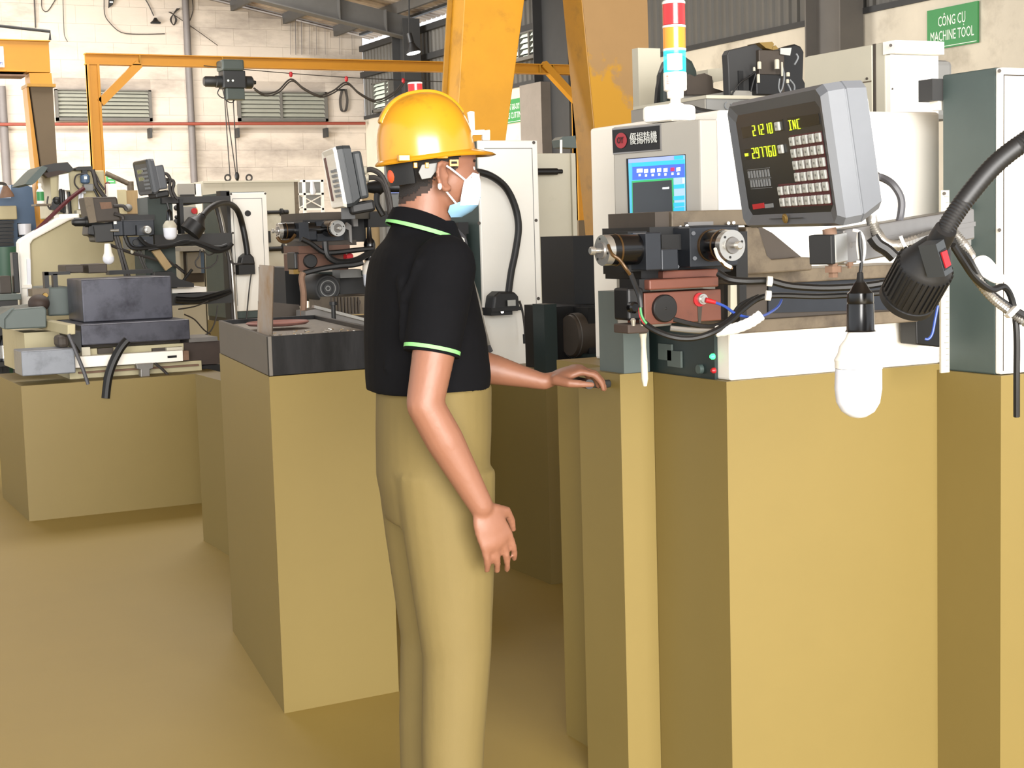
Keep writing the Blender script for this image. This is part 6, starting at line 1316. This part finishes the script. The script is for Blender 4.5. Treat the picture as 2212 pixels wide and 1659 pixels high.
ax = (hem_n-a_).normalized(); part('shirt_stripe', 'sleeve_stripe', shirt, MB().lathe(hem_n-ax*.006, ax, [(0, .0612), (.008, .0608)], 30)); part('shirt', 'sleeve_cuff', shirt, MB().lathe(hem_n-ax*.012, ax, [(0, .0606), (.006, .0610)], 30)); part('shirt', 'sleeve_edge', shirt, MB().lathe(hem_n+ax*.002, ax, [(0, .0606), (.006, .0600), (.0061, .05)], 30))
axf = (hem_f-a2).normalized(); part('shirt_stripe', 'sleeve_stripe', shirt, MB().lathe(hem_f-axf*.006, axf, [(0, .0618), (.008, .0612)], 30))
# collar: folded band with green edge
def loop(pb, pf_, hw, n=40, lift=0):
    b, f_ = Lp(*pb), Lp(*pf_); c_ = (b+f_)/2; h_ = (f_-b)/2; return [c_+h_*(-math.cos(2*math.pi*k/n))+V((0, hw*math.sin(2*math.pi*k/n), lift*abs(math.sin(2*math.pi*k/n)))) for k in range(n)]
top_, mid, low = loop((850, 449), (984, 502), .068, lift=.012), loop((843, 462), (990, 510), .084, lift=.006), loop((836, 477), (994, 524), .100, lift=-.002)
inn = loop((856, 452), (978, 505), .062, lift=.010); bot = loop((852, 478), (982, 526), .070)
col = part('shirt', 'collar', shirt, MB().loft([inn, top_, mid, low, bot], caps=False))
s1, s2 = loop((836.5, 473), (995, 520), .1005, lift=.0), loop((835, 479), (995, 526), .1015, lift=-.003); part('shirt_stripe', 'collar_stripe', shirt, MB().loft([s1, s2], caps=False))
for py in (545, 575, 603): part('cloth_white', 'button', shirt, MB().lathe(Lp(1004+(py-545)*.12, py, -.01), (1, -.3, 0), [(0, .005), (.003, .005)], 10))
# ---- trousers, belt, shoes
tz = MB(); tz.loft([[V((c_+a*math.cos(t), b*math.sin(t), z)) for t in [2*math.pi*k/32 for k in range(32)]] for z, c_, a, b in ((1.105, .0, .128, .172), (1.0, -.005, .128, .178), (.90, -.010, .125, .180), (.80, -.008, .11, .17))])
for s_ in (-1, 1): tz.loft([[V((c_+a*math.cos(t), s_*y_+b*math.sin(t), z)) for t in [2*math.pi*k/20 for k in range(20)]] for z, c_, a, b, y_ in ((.92, -.005, .115, .092, .088), (.75, .0, .102, .088, .095), (.50, .005, .078, .074, .10), (.30, -.012, .072, .068, .102), (.09, -.02, .066, .064, .105))])
remesh(tz, 'trousers', 'trousers', Wk, .008, 4)
for s_ in (-1, 1): part('shoe', 'shoe', Wk, MB().loft([[V((x, s_*.108+w_*math.sin(t), max(.0, h0+h1*math.cos(t)))) for t in [2*math.pi*k/16 for k in range(16)]] for x, w_, h0, h1 in ((-.115, .02, .03, .025), (-.10, .036, .05, .05), (-.04, .042, .06, .06), (.04, .045, .045, .045), (.12, .048, .03, .03), (.155, .03, .024, .022), (.165, .012, .02, .012))]))
# ---- face mask
fc = hc+V((.018, 0, -.075))
def mpt(az, py, grow):     # point on the mask at angle az around the face
    c_ = Lp(970, py); fr = {378: 1026, 395: 1032, 412: 1033, 428: 1032, 445: 1027, 458: 1014, 470: 992}[py]; rx = (Lp(fr, py)-c_).x+grow; ry = {378: .050, 395: .064, 412: .068, 428: .066, 445: .060, 458: .050, 470: .036}[py]+grow
    return V((c_.x+rx*math.cos(az), ry*math.sin(az), c_.z))
azs = lambda lim: [R(-lim+2*lim*k/18) for k in range(19)]
def shell(rows, mat, nm):
    m_ = MB(); gr = [[mpt(a, py, .004) for a in azs(l)] for py, l in rows]; n = 19
    m_.add([p for g_ in gr for p in g_], [(i*n+k, i*n+k+1, (i+1)*n+k+1, (i+1)*n+k) for i in range(len(gr)-1) for k in range(n-1)], True); q = part(mat, nm, Wk, m_); w_ = q.modifiers.new('wrap', 'SHRINKWRAP'); w_.target = body; w_.wrap_mode = 'OUTSIDE'; w_.offset = .003 if nm == 'face_mask' else .005; return q
fm = shell(((378, 60), (395, 78), (412, 82), (428, 84), (445, 84)), 'mask_white', 'face_mask'); q = shell(((428, 60), (445, 104), (458, 110), (470, 112)), 'mask_blue', 'mask_fold'); q.scale = (1.0, 1.0, 1.0)  # upper shell white: strong light on the blue mask painted in
for s_ in (-1, 1):
    sy = lambda p, y_: V((p.x, s_*y_, p.z))
    part('mask_white', 'ear_loop', Wk, MB().tube([sy(Lp(1004, 390, -.06), .066), sy(Lp(985, 375, -.07), .078), sy(Lp(967, 361, -.08), .086), sy(Lp(955, 356, -.085), .090)], .0022, 6))
    part('mask_white', 'ear_loop', Wk, MB().tube([sy(Lp(982, 440, -.05), .062), sy(Lp(968, 420, -.07), .074), sy(Lp(955, 405, -.08), .088), sy(Lp(947, 396, -.085), .092)], .0022, 6))
part('mask_white', 'ear_loop_end', Wk, MB().ell(Lp(950, 402, -.098), .0045, .004, .008))
# ---- hard hat
HB = Lp(922, 338); Hr = Matrix.Rotation(R(-6.5), 3, 'Y')
def hp(x, y, z): return HB+Hr @ V((x, y, z))
Ht = part('helmet', 'hard_hat', Wk, MB().ell((0, 0, -5), .001, .001, .001, None, 4, 3)); old = Ht.data
m_ = MB(); rows = 14; n = 48; ax_, ay_, hh = .1105, .098, .142; gr = []
def dome(u, t):
    # u 0 rim .. 1 crown
    rr = (1-u**2.35)**(1/2.35); x = ax_*rr*math.cos(t); y = ay_*rr*math.sin(t); return x, y, hh*u
for j in range(rows+1):
    u = j/rows; u = 1-(1-u)**1.6 if j else 0
    gr.append([hp(*dome(min(u, .9995), 2*math.pi*k/n)) for k in range(n)])
fl = [[hp(x*1.0+(.010 if True else 0)*math.cos(t), y+.008*math.sin(t), z) for t in [0]] for x, y, z in ()]
def rim(gw, z, vis): return [hp((ax_+gw)*math.cos(2*math.pi*k/n)+(vis*max(0, math.cos(2*math.pi*k/n))**1.5), (ay_+gw)*math.sin(2*math.pi*k/n), z-.012*vis/.04*max(0, math.cos(2*math.pi*k/n))**2) for k in range(n)]
m_.loft([rim(-.006, -.004, 0), rim(.006, -.008, .036), rim(.0085, -.005, .040), rim(.006, -.001, .036), rim(.0, .003, 0)]+gr[1:], caps=False); b0 = len(m_.v)-n; m_.f.append([b0+k for k in range(n)]); m_.sm.append(True)
t_ = m_.build('hard_hat', 'helmet', Wk); bpy.data.objects.remove(Ht); Ht = t_
# crown ridge and ribs, bosses
def strip(ys, lift, nm):
    mm = MB(); L1_, L2_ = [], []
    for k in range(23):
        a = R(34+112*k/22); cx = math.copysign(abs(math.cos(a))**(2/2.35), math.cos(a)); sz = abs(math.sin(a))**(2/2.35); L1_.append((cx*ax_, sz*hh))
    rings = [[hp(x, ys-.014, z-.004), hp(x*(1+lift/ax_), ys-.010, z*(1+lift/hh)), hp(x*(1+lift/ax_), ys+.010, z*(1+lift/hh)), hp(x, ys+.014, z-.004)] for x, z in L1_]
    mm.loft(rings, smooth=False); return part('helmet', nm, Ht, mm, bev=.002)
strip(0, .0055, 'crown_ridge')
for px, py, w_, h_ in ((873, 341, 13, 8), (955, 336, 13, 7)):
    p = Lp(px, py, -.096); part('helmet', 'accessory_slot', Ht, MB().box(p-V((w_*.001, .004, h_*.0009)), p+V((w_*.001, .012, h_*.0009))), bev=.002)
p = Lp(980, 350, -.085); part('helmet', 'strap_clip', Ht, MB().box(p-V((.010, .004, .009)), p+V((.010, .004, .005)))); part('hair', 'clip_slot', Ht, MB().box(p-V((.0065, .0046, .004)), p+V((.0065, -.003, .001))))
for px, py in ((922, 357), (897, 357)): p = Lp(px, py, -.09); part('helmet', 'strap_clip', Ht, MB().box(p-V((.004, .004, .006)), p+V((.004, .004, .006)), ), bev=.001)
# headband at the back
hb = part('black', 'headband', Ht, MB().loft([[hp(x*ax_*(.86), y*ay_*.90, z) for x, y in [(math.cos(R(a)), math.sin(R(a))) for a in range(125, 236, 5)]]+[hp(x*ax_*(.82), y*ay_*.86, z) for x, y in [(math.cos(R(a)), math.sin(R(a))) for a in range(235, 124, -5)]] for z in (-.008, -.03, -.055)]))
for s_ in (-1, 1):
    m2 = MB(); q = [Lp(889, 360, -.0), Lp(921, 356, 0), Lp(920, 372, 0), Lp(908, 388, 0), Lp(889, 391, 0), Lp(882, 376, 0)]; m2.prism([V((p.x, s_*.086, p.z)) for p in q], (0, s_*.004, 0)); part('grey', 'side_pad', Ht, m2, bev=.001)
kp = Lp(846, 380); part('orange', 'ratchet_knob', Ht, MB().lathe(kp+V((.010, -.012, 0)), (-1, -.35, 0), [(0, .014), (.004, .0165), (.016, .0165), (.019, .012)], 12)); part('dark_red', 'ratchet_base', Ht, MB().lathe(kp+V((.018, -.008, 0)), (-1, -.35, 0), [(0, .022), (.008, .020)], 18))
cl = part('white', 'front_clip', Ht, MB().prism([Lp(1010, 243), Lp(1016, 240), Lp(1025, 241), Lp(1026, 281), Lp(1047, 280), Lp(1048, 291), Lp(1020, 292), Lp(1014, 268)], (0, .008, 0)), bev=.001); part('white', 'clip_knob', Ht, MB().prism([Lp(1043, 282), Lp(1059, 280), Lp(1059, 303), Lp(1043, 303)], (0, .012, 0)), bev=.002)
# lever of the nearest machine under the far hand
hh_ = WM @ V((hd0.x+.085, .15, hd0.z-.006)); d_ = WL
part('black', 'lever_grip', A, MB().cyl(hh_-d_*.07, hh_+d_*.07, .012, n=14)); part('steel_dark', 'lever', A, MB().tube([hh_+d_*.05, V(((hh_.x+stand_x)/2+.01, 3.33, hh_.z-.015)), V((stand_x+.04, 3.36, hh_.z-.02))], .010, 8))
# ------------------------------------------------------------------ put every origin at the base of its thing
bpy.context.view_layer.update()
def meshes(o):
    r = [o] if o.type == 'MESH' else []
    for c in o.children: r += meshes(c)
    return r
for o in list(COL.objects):
    if o.parent or o.get('placed') or o.type not in ('MESH', 'EMPTY') or o.get('kind') == 'structure': continue
    pts = [q.matrix_world @ v.co for q in meshes(o) for v in q.data.vertices]
    if not pts: continue
    lo = [min(p[i] for p in pts) for i in range(3)]; hi = [max(p[i] for p in pts) for i in range(3)]
    b = V(((lo[0]+hi[0])/2, (lo[1]+hi[1])/2, lo[2]))
    if o.type == 'MESH':
        o.data.transform(Matrix.Translation(-b)); 
        for c in o.children: c.location = c.location-b
        o.location = b
    else:
        o.location = b
        for c in o.children: c.location = c.location-b
for o in COL.objects:
    if 'placed' in o: del o['placed']
